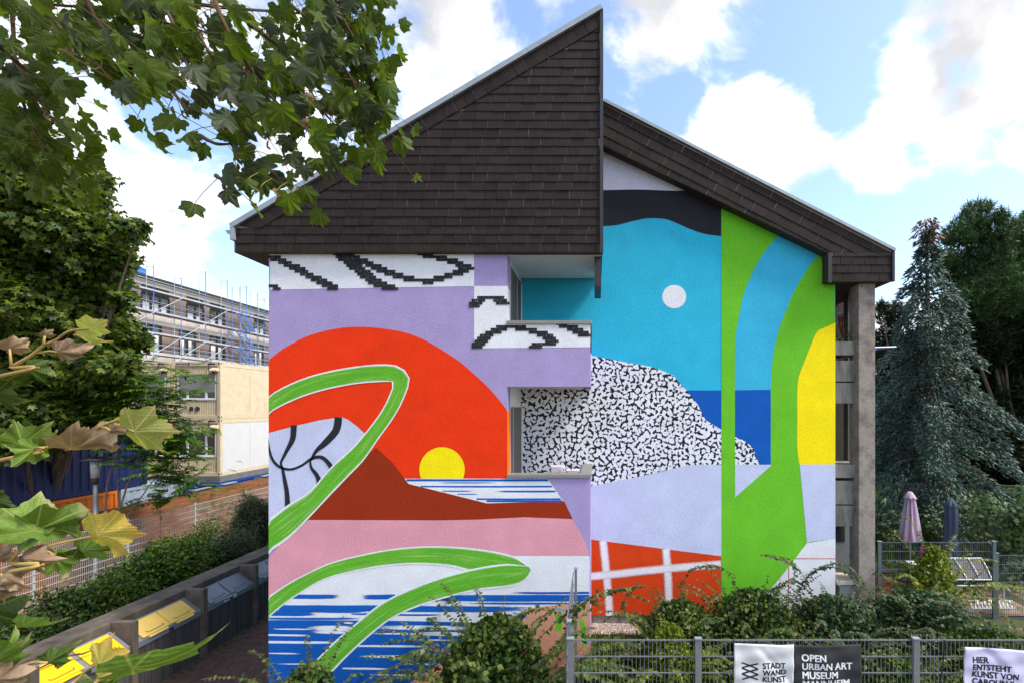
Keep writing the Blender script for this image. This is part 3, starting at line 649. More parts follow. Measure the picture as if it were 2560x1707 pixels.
MB().box(bxl + .003, XP(2130, Y2 + .8), Y2 + .8, Y2 + .86, .1, bz(1318)).build('door', mat('grey steel door', lin((118, 120, 122)), .5, .06), house)
MB().box(bxl + .05, XP(2112, Y2 + .79), Y2 + .785, Y2 + .799, bz(1375), bz(1322)).build('door_pane', glass('dark window glass'), house)
MB().box(XP(2096, Y2 + .1), XP(2146, Y2 + .1), Y2 + .05, Y2 + .5, ZP(1506, Y2 + .05), ZP(1462, Y2 + .05)).build('meter_cabinet', mat('pale cabinet', lin((168, 172, 168)), .6, .06), house, bevel=.006)
MB().box(XP(2092, Y2), XP(2149, Y2), Y2 + .0, Y2 + .55, ZP(1461, Y2), ZP(1452, Y2)).build('cabinet_lid', mat('pale stone slab', lin((205, 192, 170)), .8, .1), house)

# ================================================================== paved lane and bin shelter on the left
M_paver = mat('dark red-brown clinker pavers', lin((82, 58, 50)), .85, .3, 7, .4, 60, dirt=lin((48, 40, 36)), dscale=4)
lane = MB().add([(-9.02, 3, GL + .004), (xL, 3, GL + .004), (xL, 22, GL + .004), (-9.02, 22, GL + .004)], [(0, 1, 2, 3)]).build('paved_lane', mat('sand joints', lin((52, 44, 38)), .95, .2, 20), None); tag(lane, kind='structure')
def pavers():
    rows = []
    w, d = .2, .1
    for j in range(int((13.5 - 7.6) / d)):
        for i in range(-1, int(3.0 / w) + 1):
            x = -9.0 + (i + (.5 if j % 2 else 0)) * w; y = 7.6 + j * d
            if x < -9.01 or x + w > xL: continue
            px, py = CX + F * (x + .1) / y, CY + F * (E - GL) / y
            vis = px > 380 and py < 1730
            rows.append((0 if vis else 1, y, x))
    rows.sort(); rest = MB(); me = MB().box(.003, w - .004, .003, d - .004, 0, .014).mesh('paver'); me.materials.append(M_paver)
    for k, (v, y, x) in enumerate(rows):
        z = GL + .005 + random.uniform(0, .005)
        if k < 300:
            o = bpy.data.objects.new('paver', me); COL.objects.link(o); o.parent = lane; o.location = Vector((x, y, z)) - BASE[lane]
        else: rest.box(x + .003, x + w - .004, y + .003, y + d - .004, z, z + .014)
    tag(rest.build('paver_field', M_paver, lane), kind='stuff')
pavers()
M_oldconc = mat('weathered dark concrete', lin((92, 82, 72)), .95, .25, 5, .7, 50, dirt=lin((52, 45, 38)), dscale=1.5)
M_ribconc = mat('ribbed dark concrete panel', lin((74, 70, 68)), .9, .25, 4, .4, 60, dirt=lin((40, 37, 35)), dscale=2, stretch=(1, 3, .4))
M_bingalv = mat('galvanised bin cover', lin((126, 130, 138)), .5, .12, 6, .1, 40, metal=.3)
DIV = [7.71 - 1.68, 7.71, 9.39, 11.07, 12.75, 14.43, 16.11]
shel = thing('bin_shelter', 'long weathered concrete bin shelter with dividing walls along the lane', 'bin shelter', (-9.6, 11, GL))
MB().box(-9.97, -9.84, 5.9, 16.3, GL, .395).build('back_wall', M_oldconc, shel)
for a, b in zip(DIV, DIV[1:]): MB().box(-9.97, -9.44, a + .005, b - .005, .40, .56).build('roof_slab', M_oldconc, shel, bevel=.012)
for y in DIV:
    MB().add([(-9.84, y - .06, GL), (-9.0, y - .06, GL), (-9.0, y - .06, .57), (-9.435, y - .06, .57), (-9.435, y - .06, .39), (-9.84, y - .06, .39),
              (-9.84, y + .06, GL), (-9.0, y + .06, GL), (-9.0, y + .06, .57), (-9.435, y + .06, .57), (-9.435, y + .06, .39), (-9.84, y + .06, .39)],
             [(0, 1, 2, 3, 4, 5), (11, 10, 9, 8, 7, 6)] + [(i, i + 6, (i + 1) % 6 + 6, (i + 1) % 6) for i in range(6)]).build('divider', M_oldconc, shel, bevel=.01)
M_blackwire = mat('black wire', (.02, .02, .02), .5)
def bin_box(i, col, label, sign=None, gap=.02):
    y0, y1 = DIV[i] + .065, DIV[i + 1] - .065; t = thing('bin_box', label, 'bin', (-9.25, (y0 + y1) / 2, GL), 'refuse bins in the concrete shelter')
    fr = MB(); n = 22                                    # front panel with vertical ribs
    for k in range(n): a = y0 + (y1 - y0) * k / n; fr.box(-9.12, -9.09 + (.014 if k % 2 else 0), a, a + (y1 - y0) / n - .0005, GL, -.03)
    fr.build('ribbed_front', M_ribconc, t)
    A, B = Vector((-9.44, 0, .40)), Vector((-9.05, 0, .10)); d = (B - A).normalized(); nn = Vector((-d.z, 0, d.x)); nn = nn if nn.z > 0 else -nn
    MB().prism([Vector((A.x, y0, A.z)), Vector((B.x, y0, B.z)), Vector((B.x, y0, -.02)), Vector((B.x - .02, y0, -.02)), Vector((B.x - .02, y0, .07)), Vector((A.x, y0, A.z - .03))], (0, y1 - y0, 0)).build('cover', M_bingalv, t)
    ml = mat('bin lid ' + col, {'yellow': lin((236, 184, 6)), 'ochre': lin((224, 184, 84)), 'grey': lin((112, 114, 124))}[col], .45, .1, 3, dirt={'yellow': None, 'ochre': lin((196, 168, 100)), 'grey': None}[col])
    L = y1 - y0; wd = .62
    for k in range(2):
        a = y0 + L / 2 - wd - gap / 2 if k == 0 else y0 + L / 2 + gap / 2
        c0, c1 = A + d * .05, A + d * .47
        lid = MB().prism([Vector((p.x, a, p.z)) + nn * h for p, h in ((c0, .004), (c1, .004), (c1, .034), (c0, .034))], (0, wd, 0)).build('lid', ml, t, bevel=.008)
        MB().prism([Vector((p.x, a + .12, p.z)) + nn * h for p, h in ((c1 + d * .003, -.004), (c1 + d * .05, -.004), (c1 + d * .05, .022), (c1 + d * .003, .022))], (0, wd - .2, 0)).build('lid_edge', ml, lid)
        h0 = A + d * .36 + nn * .036; MB().tube([h0 + Vector((0, a + .12, 0)), h0 + d * .05 + nn * .025 + Vector((0, a + .14, 0)), h0 + d * .05 + nn * .025 + Vector((0, a + wd - .14, 0)), h0 + Vector((0, a + wd - .12, 0))], .005, 5).build('handle', M_blackwire, lid)
    MB().box(-9.05, -9.035, y0 + L / 2 - .05, y0 + L / 2 + .05, .0, .06).build('latch', M_trim, t)
    if sign:
        MB().box(-9.05, -9.046, y0 + L / 2 - .22, y0 + L / 2 + .16, .0, .085).build('sign_plate', mat('white sign plate', lin((225, 225, 220)), .5, .03), t)
        text_mesh('lettering', sign, .085, mat('black lettering', (.012, .012, .012), .6), t, (-9.0445, y0 + L / 2 - .20, .018), (0, 1, 0), (0, 0, 1), .002)
bin_box(0, 'yellow', 'bin box at the near end of the shelter with bright yellow lids', gap=.1)
bin_box(1, 'yellow', 'bin box with two separate bright yellow lids under a fallen twig', gap=.1)
bin_box(2, 'ochre', 'bin box with two pale dull yellow lids side by side')
bin_box(3, 'grey', 'grey bin box with two grey lids and white word plate', sign='Restmüll', gap=.06)
bin_box(4, 'grey', 'grey bin box with two grey lids beside the house corner', gap=.06)
tw = [P(180, 1625, 8.3), P(215, 1605, 8.4), P(240, 1600, 8.45), P(262, 1612, 8.45), P(300, 1606, 8.5)]
for p in tw: p.x = -9.2 + (p.x + 9.2) * .3
tw = [Vector((-9.28, 7.98, .40)), Vector((-9.26, 8.2, .415)), Vector((-9.2, 8.42, .40)), Vector((-9.14, 8.55, .36)), Vector((-9.12, 8.75, .35))]
t = MB().tube(tw, [.012, .016, .012, .016, .006], 6); t.tube([tw[1], tw[1] + Vector((.02, .05, .06)), tw[1] + Vector((.0, .1, .07))], [.01, .008, .004], 5); t.tube([tw[2], tw[2] + Vector((.06, .08, .0))], [.01, .004], 5)
tag(t.build('twig', mat('dead twig bark', lin((70, 56, 46)), .9, .3, 30), None), 'short dead twig lying across a bright yellow bin lid', 'twig')

# ================================================================== fences on the left
def mesh_fence(name, label, A, B, h, posts, m, group=None, dv=.05, bar=.007, wire=.005, step=.2, post_w=.06, z_over=.06, cap=True, side=1):
    """double-bar mesh fence from A to B (ground points); each horizontal bar and each post is a part"""
    A, B = Vector(A), Vector(B); d = (B - A); L = d.length; d.normalize(); nn = Vector((0, 0, 1)).cross(d).normalized() * side; up = Vector((0, 0, 1))
    t = thing(name, label, 'fence', (A + B) / 2, group)
    for s in posts:
        p = A + d * s; ps = MB().obox(p + up * (h + z_over) / 2 + nn * .035, d * post_w / 2, nn * .02 + nn * .0, up * (h + z_over) / 2).build('post', m, t)
        if cap: MB().obox(p + up * (h + z_over + .006) + nn * .035, d * (post_w / 2 + .006), nn * .03, up * .006).build('post_cap', M_zinc, ps)
    edges = sorted(posts)
    for s0, s1 in zip(edges, edges[1:]):
        k = 0; z = h
        while z > .02:
            MB().bar(A + d * s0 + up * z, A + d * s1 + up * z, bar * (1.6 if k == 0 else 1.3), bar * 1.6).build('horizontal_bar', m, t); z -= step; k += 1
        w = MB(); n = int((s1 - s0) / dv)
        for i in range(1, n): q = A + d * (s0 + (s1 - s0) * i / n) - nn * .006; w.bar(q + up * .03, q + up * (h + .02), wire, wire)
        tag(w.build('wire_grid', m, t), kind='stuff')
    return t
M_pale = mat('pale grey coated fence steel', lin((176, 176, 170)), .5, .08, 6)
mesh_fence('mesh_fence', 'pale grey wire mesh fence between shrubs and timber hoarding', (-14.5, 9.9, GL), (-14.5, 22.4, GL), 2.23, [0, 2.5, 5, 7.5, 10, 12.5], M_pale, bar=.010, wire=.0065)
M_board = mat('brown hoarding board', lin((134, 84, 52)), .8, .3, 3, .4, 30, stretch=(1, .5, 7), dirt=lin((92, 54, 34)), dscale=1.2)
hoard = thing('timber_hoarding', 'brown timber board hoarding in front of the site containers', 'hoarding', (-16.8, 18, GL))
y = 8.5; top = 1.21
while y < 31:
    for k in range(4):
        h = (top - GL) / 4; MB().box(-16.83 + random.uniform(-.004, .004), -16.79, y + .008, y + 2.49, GL + k * h + .006, GL + (k + 1) * h - .006 + (random.uniform(-.02, .03) if k == 3 else 0)).build('board', M_board, hoard)
    MB().box(-16.94, -16.84, y - .05, y + .05, GL, top - .05).build('post', M_board, hoard)
    y += 2.5
for y0, y1 in ((15.2, 16.4), (20.0, 20.9), (21.6, 22.4), (24.2, 25.0)): MB().box(-16.95, -16.72, y0, y1, top + .045, top + .075).build('cover_strip', M_zinc, hoard)
# street lamp between hoarding and mesh fence
lp = Vector((-15.6, 14.95, GL)); lamp = thing('street_lamp', 'slim grey post-top lamp standing behind the mesh fence', 'lamp', lp)
MB().lathe(lp, [(.075, 0), (.07, .5), (.055, .52), (.05, 3.35)], 12).build('post', mat('grey lamp post', lin((120, 126, 132)), .5, .1, 4, metal=.3), lamp, smooth=True)
MB().lathe(lp, [(.06, 3.35), (.085, 3.37), (.085, 3.52), (.07, 3.55)], 14).build('collar', M_trim, lamp, smooth=True)
MB().lathe(lp, [(.10, 3.55), (.12, 3.9), (.12, 4.1)], 14).build('lantern', glass('lamp glass', (.35, .37, .4)), lamp, smooth=True)
MB().lathe(lp, [(.36, 4.1), (.38, 4.13), (.1, 4.2), (.02, 4.22)], 20).build('hood', M_trim, lamp, smooth=True)

# ================================================================== site containers
M_cream = mat('cream container paint', lin((208, 190, 158)), .55, .06, 2, dirt=lin((194, 176, 144)), dscale=3)
M_cpanel = mat('white container panel', lin((200, 199, 198)), .55, .04, 2)
M_cblue = mat('blue container paint', lin((22, 66, 142)), .5, .12, 2, dirt=lin((16, 44, 96)), dscale=2)
M_cdark = mat('deep blue container paint', lin((12, 26, 78)), .5, .15, 1.2)
M_cor = mat('orange container paint', lin((212, 110, 22)), .55, .1, 2, dirt=lin((168, 84, 20)), dscale=2)
M_cgrey = mat('pale grey corrugated steel', lin((140, 150, 164)), .5, .12, 2)
M_beam = mat('grey steel beam', lin((104, 104, 108)), .6, .15, 3)
M_upvc = mat('white window frame', lin((228, 228, 228)), .5, .03, 2)
M_roll = mat('grey roller shutter', lin((140, 138, 136)), .55, .05, 2)
M_cable = mat('black cable', (.015, .015, .015), .6)
M_print = mat('dark blue lettering', lin((44, 52, 92)), .6, .05)
def corrugated(b, o, du, dn, L, z0, z1, pitch=.12, depth=.03):
    """trapezoid corrugation: o start, du along, dn outward"""
    o, du, dn = Vector(o), Vector(du), Vector(dn); n = max(2, int(round(L / pitch))); pts = []
    for i in range(n):
        s = L * i / n; w = L / n
        for f_, h in ((0, 0), (.35, 0), (.5, depth), (.85, depth)): pts.append((s + w * f_, h))
    pts.append((L, 0)); k = len(b.v)
    for s, h in pts:
        q = o + du * s + dn * h; b.v.append((q.x, q.y, z0)); b.v.append((q.x, q.y, z1))
    for i in range(len(pts) - 1): b.f.append((k + 2 * i, k + 2 * i + 2, k + 2 * i + 3, k + 2 * i + 1))
    return b
Yc = F / 51.0; cH = 2.79; cW = 2.43
def site_container(x1, z0, label, shutter=.7, side=None, vents=False, tilt=False, txt=True):
    x0 = x1 - cW; t = thing('site_container', label, 'container', ((x0 + x1) / 2, Yc + 3, z0), 'stacked cream site containers')
    y0, y1, z1 = Yc, Yc + 6.0, z0 + cH
    fr = MB()
    for xx in (x0, x1 - .16):
        for yy in (y0, y1 - .16): MB().box(xx, xx + .16, yy, yy + .16, z0, z1).build('corner_post', M_cream, t, bevel=.01)
    for zz, hh in ((z0, .16), (z1 - .2, .2)):
        MB().box(x0 + .16, x1 - .16, y0 + .012, y0 + .14, zz, zz + hh).build('end_rail', M_cream, t); MB().box(x1 - .13, x1 - .01, y0 + .16, y1 - .16, zz, zz + hh).build('side_rail', M_cream, t)
    MB().box(x0 + .1, x1 - .16, y0 + .12, y1 - .1, z0 + .05, z1 - .04).build('core', M_cream, t)
    wx0, wx1, wz0, wz1 = x0 + .33, x1 - .27, z0 + .98, z0 + 2.14
    b = MB()
    for xa, xb, za_, zb_ in ((x0 + .16, x1 - .16, z0 + .16, wz0 - .05), (x0 + .16, x1 - .16, wz1 + .05, z1 - .2), (x0 + .16, wx0 - .04, wz0 - .05, wz1 + .05), (wx1 + .04, x1 - .16, wz0 - .05, wz1 + .05)):
        corrugated(b, (xa, y0 + .07, 0), (1, 0, 0), (0, -1, 0), xb - xa, za_, zb_, .085, .022)
    b.build('corrugated_front', M_cream, t)
    w = MB().box(wx0 - .04, wx1 + .04, y0 + .02, y0 + .10, wz0 - .06, wz0 - .005).build('window', M_upvc, t)
    MB().box(wx0 - .04, wx0 + .02, y0 + .03, y0 + .10, wz0, wz1 + .04).build('frame', M_upvc, w); MB().box(wx1 - .02, wx1 + .04, y0 + .03, y0 + .10, wz0, wz1 + .04).build('frame', M_upvc, w)
    MB().box(wx0 + .022, wx1 - .022, y0 + .03, y0 + .10, wz1 - .03, wz1 + .04).build('shutter_box', M_roll, w)
    ww = wx1 - wx0
    for f_ in (.24, .74): MB().box(wx0 + ww * f_ - .05, wx0 + ww * f_ + .05, y0 + .05, y0 + .10, wz0, wz1 - .032).build('mullion', M_upvc, w)
    for fa, fb in ((0.012, .21), (.27, .71), (.77, .988)):
        MB().box(wx0 + ww * fa, wx0 + ww * fb, y0 + .075, y0 + .09, wz0 + .04, wz1 - .035).build('pane', glass('dark window glass'), w)
        MB().box(wx0 + ww * fa, wx0 + ww * fb, y0 + .055, y0 + .0985, wz0, wz0 + .038).build('bottom_rail', M_upvc, w)
    if shutter:
        s = MB(); z = wz1 - .035
        while z > wz1 - (wz1 - wz0) * shutter: s.box(wx0 + .023, wx1 - .023, y0 + .036, y0 + .048, z - .042, z); s.box(wx0 + .023, wx1 - .023, y0 + .040, y0 + .047, z - .05, z - .042); z -= .05
        s.build('roller_shutter', M_roll, w)
    if vents:
        for xx in (x0 + .98, x0 + 1.28):
            MB().tube([(xx, y0 + .04, z0 + .50), (xx, y0 + .012, z0 + .50)], .105, 16).build('vent', M_trim, t)
    lx = x1 - .44
    lb = MB().prism([(lx, y0 + .04, z1 - .28), (lx, y0 - .16, z1 - .40), (lx, y0 - .16, z1 - .46), (lx, y0 + .04, z1 - .46)], (.38, 0, 0)).build('socket_hood', M_cream, t)
    MB().tube([(lx + .1, y0 - .03, z1 - .46), (lx + .1, y0 - .03, z1 - .56)], .05, 10).build('socket', mat('red plug', lin((120, 24, 24)), .5), t)
    MB().tube([(lx + .08, y0 - .04, z1 - .55), (lx - .02, y0 - .05, z1 - .58), (lx - .12, y0 - .03, z1 - .4), (lx - .12, y0 - .02, z1 - .15), (lx, y0 - .03, z1 + .0)], .014, 6).build('cable', M_cable, t)
    if txt:
        text_mesh('lettering', 'ADVANCE', .145, M_print, t, (x0 + .22, y0 + .009, z1 - .155), (1, 0, 0), (0, 0, 1), .006)
        MB().box(x0 + .82, x0 + .92, y0 + .006, y0 + .0115, z1 - .165, z1 - .045).build('emblem', mat('blue emblem', lin((46, 74, 150)), .5), t)
        MB().box(x1 - .62, x1 - .26, y0 + .007, y0 + .0115, z1 - .14, z1 - .07).build('small_print', M_print, t)
        MB().box(x0 + .98, x0 + 1.26, y0 + .008, y0 + .0115, z1 - .12, z1 - .09).build('small_print', M_print, t)
    if side is not None:
        pl = 5.66 / 3
        for k in range(3): MB().box(x1 - .06, x1 - .022, y0 + .165 + k * pl + .006, y0 + .165 + (k + 1) * pl - .006, z0 + .165, z1 - .205).build('side_panel', side, t)
        for yy in (y0 + .06,):
            for zz in (z0 + .06, z1 - .12): MB().box(x1 - .001, x1 + .004, yy - .03, yy + .03, zz, zz + .07).build('corner_hole', M_cable, t)
        for zz in (z0 + .06, z1 - .12): MB().box(x1 - .11, x1 - .05, y0 - .004, y0 + .001, zz, zz + .07).build('corner_hole', M_cable, t)
    return t
xc1 = XP(551, Yc); zc1 = ZP(1189, Yc)
site_container(xc1, zc1 + 2.8, 'upper cream site container at the stack corner, shutter half closed above two round vents', .7, M_cream, vents=True)
site_container(xc1, zc1, 'lower cream site container with white side panels and an uncovered window', .0, M_cpanel)
site_container(xc1 - 2.47, zc1 + 2.8, 'upper cream site container beside the corner one, shutter mostly closed', .75)
site_container(xc1 - 2.47, zc1, 'lower cream site container half hidden by feathery green branches', .0)
site_container(xc1 - 4.94, zc1 + 2.8, 'upper cream site container mostly hidden behind the dense tree', .9)
for k in range(3):
    x1 = xc1 - 2.47 * k
    t = MB().box(x1 - 2.44, x1 + .02, Yc - .06, Yc + 6, zc1 - .30, zc1 - .004).build('steel_beam', M_beam); tag(t, 'grey steel bearing beam under a cream site container', 'beam', 'beams between the container levels')
def ship_container(name, x0, x1, y0, y1, z0, z1, m, label, group='ship containers'):
    t = thing(name, label, 'container', ((x0 + x1) / 2, (y0 + y1) / 2, z0), group)
    fr = MB()
    for xx in (x0, x1 - .12):
        for yy in (y0, y1 - .12): MB().box(xx, xx + .12, yy, yy + .12, z0, z1).build('corner_post', m, t)
    for zz in (z0, z1 - .12):
        MB().box(x1 - .1, x1 - .004, y0 + .12, y1 - .12, zz, zz + .12).build('side_rail', m, t); MB().box(x0 + .12, x1 - .12, y0 + .004, y0 + .1, zz, zz + .12).build('end_rail', m, t)
    b = corrugated(MB(), (x1 - .06, y0 + .12, 0), (0, 1, 0), (1, 0, 0), y1 - y0 - .24, z0 + .12, z1 - .12, .28, .036); corrugated(b, (x0 + .12, y0 + .06, 0), (1, 0, 0), (0, -1, 0), x1 - x0 - .24, z0 + .12, z1 - .12, .28, .036)
    b.build('corrugated_wall', m, t); MB().box(x0 + .05, x1 - .07, y0 + .08, y1 - .05, z0 + .02, z1 - .02).build('core', m, t)
    return t
g = 'storage containers on the building site'
ship_container('storage_container', xc1 - 2.44, xc1 + .03, Yc - .15, Yc + 6, GL + .04, zc1 - .31, M_cblue, 'blue corrugated storage container under the corner stack', g)
ship_container('storage_container', xc1 - 4.92, xc1 - 2.46, Yc - .15, Yc + 6, GL + .04, zc1 - .31, M_cblue, 'blue corrugated storage container under the inner stack', g)
ship_container('storage_container', -20.85, -18.42, 18.62, 21.4, GL + .04, 1.56, M_cgrey, 'pale grey corrugated storage container behind the hoarding', g)
ship_container('storage_container', -20.85, -18.42, 12.4, 18.5, GL + .04, 1.56, M_cor, 'orange storage container under the deep blue one', g)
ship_container('storage_container', -20.85, -18.40, 13.6, 19.68, 1.6, 4.25, M_cdark, 'deep blue storage container stacked on the orange one', g)

# ================================================================== building behind scaffolding
XF = -43.6
blk = thing('school_building', 'long brown panelled building with white bands behind scaffolding', 'building', (XF - 5, 55, GL))
M_bpan = mat('brown facade panel', lin((146, 126, 114)), .75, .08, .8, dirt=lin((128, 110, 100)), dscale=.5); M_gpan = mat('grey-violet facade panel', lin((126, 118, 124)), .7, .08, .8); M_band = mat('cream concrete band', lin((206, 198, 188)), .85, .06, .6, dirt=lin((180, 170, 158)), dscale=.5)
MB().box(XF - 12, XF - .15, 30, 92, GL, 17.0).build('wall_core', M_trim, blk)
for z0, z1 in ((16.55, 17.1), (12.85, 13.8), (9.3, 10.2), (5.8, 6.7)): MB().box(XF - .149, XF - .02, 30, 92, z0, z1).build('concrete_band', M_band, blk)
MB().box(XF - 12.3, XF + .35, 29.6, 92.4, 17.1, 17.42).build('roof_edge', mat('dark roof edge', lin((52, 48, 46)), .7, .1), blk)
rows = [(13.8, 16.55, [(39.5, 42.0), (46.1, 49.1), (51.2, 53.4), (54.3, 56.4), (61.3, 63.3), (66, 68)]), (10.2, 12.85, [(39.5, 42.0), (46.1, 48.2), (50.3, 52.3), (54.3, 56.4), (61.3, 63), (66, 68)]), (6.7, 9.3, [(46.1, 48.2), (50.3, 52.3), (54.3, 56.4)])]
for z0, z1, ws in rows:
    y = 30.0
    for (a, b) in ws + [(92, 92)]:
        n = max(1, int((a - y) / 1.3)); 
        for k in range(n):
            ya, yb = y + (a - y) * k / n, y + (a - y) * (k + 1) / n; MB().box(XF - .148, XF - .06, ya + .015, yb - .015, z0 + .01, z1 - .01).build('facade_panel', M_gpan if k == n - 1 and n > 1 else M_bpan, blk)
        y = b
        if a >= 92: break
        wz1 = z1 - .85 if z0 > 13 else z1 - .1
        w = MB().box(XF - .149, XF - .10, a, b, z0 + .02, wz1).build('window', glass('far window glass', (.05, .06, .07)), blk)
        nb = 3 if b - a > 2.6 else 2
        for k in range(nb + 1): yy = a + (b - a) * k / nb; MB().box(XF - .12, XF - .04, yy - .09, yy + .09, z0 + .02, wz1).build('frame', M_dkbrown, w)
        MB().box(XF - .12, XF - .045, a + .09, b - .09, wz1 - .75, wz1 - .62).build('transom', M_dkbrown, w)
        for k in range(nb): 
            ya, yb = a + (b - a) * k / nb + .12, a + (b - a) * (k + 1) / nb - .12; MB().box(XF - .0995, XF - .09, ya, ya + (yb - ya) * random.uniform(.5, .95), z0 + .1, wz1 - random.uniform(.8, 1.2)).build('blind', M_upvc, w)
        if z0 > 13:
            lv = MB()
            for k in range(6): lv.box(XF - .14, XF - .05, a, b, wz1 + .05 + k * .13, wz1 + .13 + k * .13)
            tag(lv.build('louvre', M_trim, blk), kind='stuff')
box = MB().box(-45.2, -44.0, 45.2, 47.0, 17.42, 18.2).build('roof_box', mat('bright blue plastic', lin((30, 110, 190)), .5, .1)); tag(box, 'bright blue box standing on the roof edge behind scaffolding', 'box')
sc = thing('scaffolding', 'blue and grey tube scaffolding along the brown building', 'scaffolding', (-43, 55, GL))
M_sblue = mat('blue scaffold tube', lin((70, 120, 200)), .45, .1, 1, metal=.2); M_sgrey = mat('galvanised scaffold tube', lin((178, 186, 194)), .4, .1, 1, metal=.3); M_deck = mat('grey scaffold deck', lin((112, 106, 100)), .7, .15, 2)
XO, XI = -42.55, -43.25; Ys = [36.96 + 3.07 * i for i in range(13)]; decks = [7.8, 9.8, 11.8, 13.85, 15.87]
tops = [17.6, 17.6, 17.9, 18.3, 18.0, 19.5, 19.3, 19.4, 18.6, 18.4, 18.4, 18.4, 18.4]
for i, y in enumerate(Ys):
    MB().tube([(XO, y, GL), (XO, y, tops[i])], .036, 6).build('standard', M_sblue, sc); MB().tube([(XI, y, GL), (XI, y, tops[i])], .030, 6).build('standard', M_sgrey, sc)
    MB().tube([(XO, y, tops[i] - .1), (XI, y, tops[i] - .1)], .03, 6).build('transom', M_sgrey, sc)
for z in decks:
    for i in range(len(Ys) - 1): MB().box(XI + .03, XO - .03, Ys[i] + .03, Ys[i + 1] - .03, z - .06, z).build('deck', M_deck, sc)
    MB().bar((XO, Ys[0], z + .07), (XO, Ys[-1], z + .07), .03, .15).build('toe_board', M_sgrey, sc)
    for dz in (.5, 1.0): MB().tube([(XO + .04, Ys[0], z + dz), (XO + .04, Ys[-1], z + dz)], .024, 5).build('guard_rail', M_sgrey, sc)
    MB().tube([(XI + .04, Ys[0], z + 1.0), (XI + .04, Ys[-1], z + 1.0)], .02, 5).build('guard_rail', M_sgrey, sc)
for z in (16.9, 17.4): MB().tube([(XO + .04, Ys[0], z), (XO + .04, Ys[5], z)], .022, 5).build('guard_rail', M_sgrey, sc)
for i0, z0 in ((1, 7.8), (2, 7.8), (3, 7.8), (4, 7.8), (2, 11.8), (4, 11.8), (0, 11.8), (0, 7.8), (8, 7.8), (9, 11.8)):
    n = 2 if i0 < 4 else 1
    MB().tube([(XO + .06, Ys[i0], z0), (XO + .06, Ys[i0 + 2], z0 + 4.05)], .032, 6).build('diagonal_brace', M_sgrey, sc)
MB().tube([(XO, Ys[8], 18.5), (XO, Ys[10], 14.2)], .03, 6).build('diagonal_brace', M_sgrey, sc)
# stair tower
for yy in (56.0, 58.9):
    for xx in (XO + .1, XO + 1.0): MB().tube([(xx, yy, GL), (xx, yy, 18.7)], .033, 6).build('stair_standard', M_sblue, sc)
for k, z in enumerate([5.8] + decks[:-1]):
    a, b = (58.7, 56.3)
    for xx in (XO + .2, XO + .9): MB().bar((xx, a, z), (xx, b, z + 2.0), .05, .16).build('stair_stringer', M_sblue, sc)
    st = MB()
    for q in range(8): st.box(XO + .22, XO + .88, a + (b - a) * q / 8 - .25, a + (b - a) * q / 8, z + 2.0 * q / 8, z + 2.0 * q / 8 + .03)
    tag(st.build('stair_treads', M_sgrey, sc), kind='stuff'); MB().tube([(XO + .95, a, z + 1.0), (XO + .95, b, z + 3.0)], .02, 5).build('hand_rail', M_sgrey, sc)

# ================================================================== near fence with banners
Yf = F / 204.0
M_fgalv = mat('grey galvanised mesh fence', lin((132, 136, 140)), .45, .12, 10, metal=.45)
M_fpost = mat('grey coated fence post', lin((92, 94, 96)), .5, .1, 8, metal=.2)
fx0 = XP(1427, Yf); zft = ZP(1599, Yf); zfb = .22
mesh_fence('mesh_fence', 'grey wire mesh fence carrying the two art project banners', (fx0, Yf, zfb), (fx0 + 8.3, Yf, zfb), zft - zfb, [0, XP(1744, Yf) - fx0, XP(2285, Yf) - fx0, XP(2285, Yf) - fx0 + 2.65, 8.3], M_fgalv, bar=.008, wire=.0055, post_w=.075, side=-1, z_over=.035)
mesh_fence('mesh_fence', 'short mesh fence running from the banner fence to the mural wall', (fx0 - .06, Yf + .1, zfb - .25), (fx0 - .06, Yf + 2.05, zfb - .25), zft - zfb + .38, [0, 1.95], M_fgalv, bar=.009, wire=.006, post_w=.07, side=-1)
def banner(x0, x1, y0, y1, slope, label, seed):
    """cloth hung on the fence; returns thing and a function that lays points on the cloth"""
    ya = Yf - .045; b = Vector((XP((x0 + x1) / 2, ya), ya, ZP(y1, ya)))
    t = thing('banner', label, 'banner', b, 'art project banners on the mesh fence')
    X0, X1, Z1, Z0 = XP(x0, ya), XP(x1, ya), ZP(y0, ya), ZP(y1, ya); rnd = np.random.default_rng(seed); ph = rnd.uniform(0, 6, 6)
    def disp(x, z):
        u, v = x - X0, Z1 - z
        return .010 * math.sin(9 * u + 3 * v + ph[0]) + .005 * math.sin(17 * u - 11 * v + ph[1]) + .005 * math.sin(30 * v + 6 * u + ph[2]) + .012 * math.exp(-((u - .9 * v - .25) / .05) ** 2) * (v > .05) - .012
    def lay(u, v, off=0.0): # u,v in metres from the top left corner
        x, z = X0 + u, Z1 - v - slope * u - .012 * math.sin(math.pi * min(1, max(0, u / (X1 - X0)))); return Vector((x, ya + disp(x, z) - off, z))
    return t, lay, X1 - X0, Z1 - Z0
def cloth(t, lay, u0, u1, v0, v1, m, name, nu=40, nv=24):
    b = MB()
    for j in range(nv + 1):
        for i in range(nu + 1): b.v.append(tuple(lay(u0 + (u1 - u0) * i / nu, v0 + (v1 - v0) * j / nv)))
    for j in range(nv):
        for i in range(nu): k = j * (nu + 1) + i; b.f.append((k, k + 1, k + nu + 2, k + nu + 1))
    o = b.build(name, m, t, smooth=True); s = o.modifiers.new('thickness', 'SOLIDIFY'); s.thickness = .002; s.offset = -1; return o
